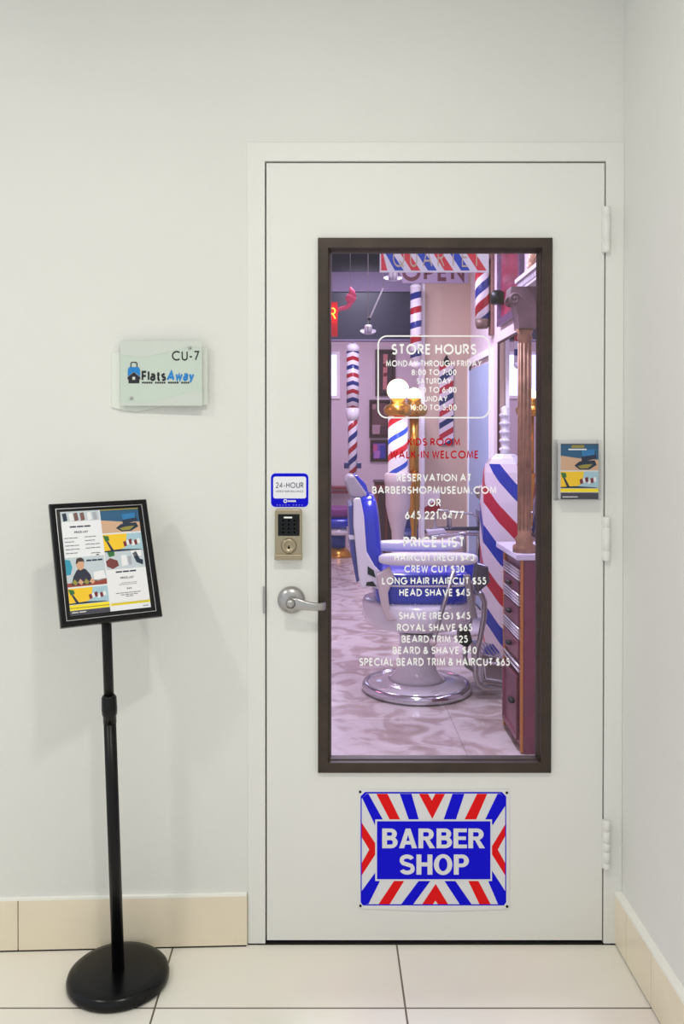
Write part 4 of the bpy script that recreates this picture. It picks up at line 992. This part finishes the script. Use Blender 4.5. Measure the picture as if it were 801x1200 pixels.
def boater(lab, px, py, Z, s):
    c = P(px, py, Z); t = thing('boater_hat', lab, 'hat', c, 0, 'hanging boater hats')
    tilt_ = Matrix.Rotation(math.radians(24), 4, 'X')
    mb = MB().lathe([(0, s*.95), (s*.5, s*.92), (s*.54, s*.86), (s*.58, 0), (0, 0)], 28, T=tilt_)
    mb.build('crown', stripes('hat_stripes', 1e6, 9, [(0, (236, 226, 236)), (.55, (150, 134, 158)), (.75, (236, 226, 236))]), t)
    mb = MB().lathe([(s*.5, .0), (s*1.08, s*.10), (s*1.14, s*.14), (s*1.1, s*.02), (s*.95, -s*.10), (s*.5, -s*.12)], 36, T=tilt_)
    mb.build('brim', mat('hat_brim', (190, 176, 196), .5), t)
    MB().tube([(0, -.0, s*.8), (0, 0, SZ-c.z)], .0012, 6).build('thread', M_satin, t)
    return t
boater('white boater hat partly behind the banner', 460, 327, 2.7, .026)
boater('white boater hat hanging lower, at the end of the cane', 431, 389, 2.7, .022)
a, c = P(448.5, 338, 2.68), P(432.5, 374, 2.68)
cn = thing('dance_cane', 'thin pale cane slanting between the two boater hats', 'cane', a)
MB().tube([(0, 0, 0), (c-a)], .0025, 8).build('shaft', M_porc, cn)
MB().blob(c-a, (.005, .005, .005), 1, 8).build('tip', M_blackm, cn)
MB().tube([(0, 0, 0), (0, 0, SZ-a.z)], .001, 6).build('thread', M_satin, cn)

# neon sign at the edge of the glass
c = P(378, 374, 3.0)
ne = thing('neon_sign', 'red neon sign cut off by the left window edge', 'neon sign', c)
MB().box(-.16, .052, 0, .02, -.06, .06).build('back_panel', mat('red_panel', (214, 10, 34), .4), ne)
mb = MB()
for i, ch_ in enumerate('BARBER'):
    w_, st = G[ch_]
    for pl in st: mb.tube([(-.14+.032*i+u*.03+.008, -.012, .0+v*.036) for u, v in pl], .0026, 6)
mb.build('neon_tube', mat('neon_orange', (255, 110, 30), .4, emit=9), ne)
for xx in (-.14, .03): MB().tube([(xx, .01, .06), (xx, .01, SZ-c.z)], .0015, 6).build('hanging_wire', M_satin, ne)
# pink curled ornament hanging near it
c = P(409, 352, 3.3); pk = thing('pink_ornament', 'pink curled ornament hanging in front of the dark beam panel', 'ornament', c)
mp_ = mat('pink_plush', (226, 84, 120), .7)
MB().tube([(-.052, 0, -.052), (-.035, 0, -.032), (-.018, 0, -.03), (-.004, 0, -.022), (.008, 0, -.002)], [.005, .008, .009, .009, .012], 10).build('tail', mp_, pk)
mb = MB().blob((.006, 0, .008), (.021, .018, .019), 1, 12); mb.tube([(.012, 0, .015), (.01, 0, .034), (.004, 0, .052)], [.016, .012, .003], 10); mb.build('body', mp_, pk)
MB().tube([(.004, 0, .05), (.004, 0, SZ-c.z)], .001, 6).build('thread', M_satin, pk)

# low furniture at the back
c = P(447, 600, 8.0)
wc = thing('wood_cabinet', 'narrow dark red wooden cabinet behind the pedestal', 'cabinet', (c.x+.02, c.y, 0))
hc = P(447, 567, 8.0).z
MB().box(-.075, .10, 0, .3, 0, hc).build('body', mat('red_wood', (118, 44, 48), .4, noise=.25, nscale=10), wc, bevel=.004)
MB().box(-.085, .11, -.012, .31, hc, hc+.025).build('top', M_woodd, wc, bevel=.003)
for xx in (-.055, .03): MB().box(xx, xx+.07, -.012, 0, .08, hc-.05).build('door', M_woodd, wc, bevel=.004)
c = P(483, 600, 8.3); hb = P(483, 584, 8.3).z
bc_ = thing('blue_armchair', 'dark blue waiting chair behind the brass pedestal', 'chair', (c.x+.06, c.y+.2, 0))
mn = mat('navy_leather', (48, 58, 128), .35)
MB().blob((0, .0, .36), (.22, .2, .09), .45).build('seat', mn, bc_); MB().blob((0, .2, hb-.28), (.22, .06, .28), .4).build('backrest', mn, bc_)
for xx in (-.17, .17):
    for yy in (-.14, .2): MB().tube([(xx, yy, 0), (xx, yy, .3)], .018, 8).build('leg', M_chrome, bc_)
c = P(394, 645, 9.75)
ks = thing('kids_chair', 'purple and blue kids chair on a brass dome base at the far wall', 'chair', (c.x+.02, c.y, 0))
MB().lathe([(0, 0), (.17, 0), (.17, .02), (.12, .07), (.07, .12), (0, .12)], 32).build('base', M_brass, ks)
MB().lathe([(0, .1), (.085, .1), (.085, .27), (0, .27)], 24).build('column', mat('royal_blue', (24, 40, 140), .3), ks)
MB().lathe([(0, .26), (.18, .26), (.19, .30), (.12, .34), (0, .34)], 32).build('seat_ring', M_porc, ks)
MB().blob((0, 0, .39), (.19, .18, .06), .5).build('seat', M_leather, ks)
MB().blob((-.02, .0, .51), (.18, .14, .07), .6).build('cushion', mat('purple_cloth', (130, 50, 130), .5), ks)
c = P(394, 573, 10.2)
sh_ = thing('wall_ledge', 'narrow dark red ledge along the far wall', 'shelf', (0, SY1, c.z))
MB().box(-.9, .31, -.28, 0, -.02, .01).build('board', mat('red_lacquer', (132, 40, 60), .35), sh_, bevel=.003)
MB().box(-.9, .31, -.26, -.24, -.07, -.04).build('lower_rail', _M['red_lacquer'], sh_)
for xx in (-.7, -.1, .27): MB().box(xx, xx+.02, -.262, 0, -.07, -.02).build('bracket', _M['red_lacquer'], sh_)
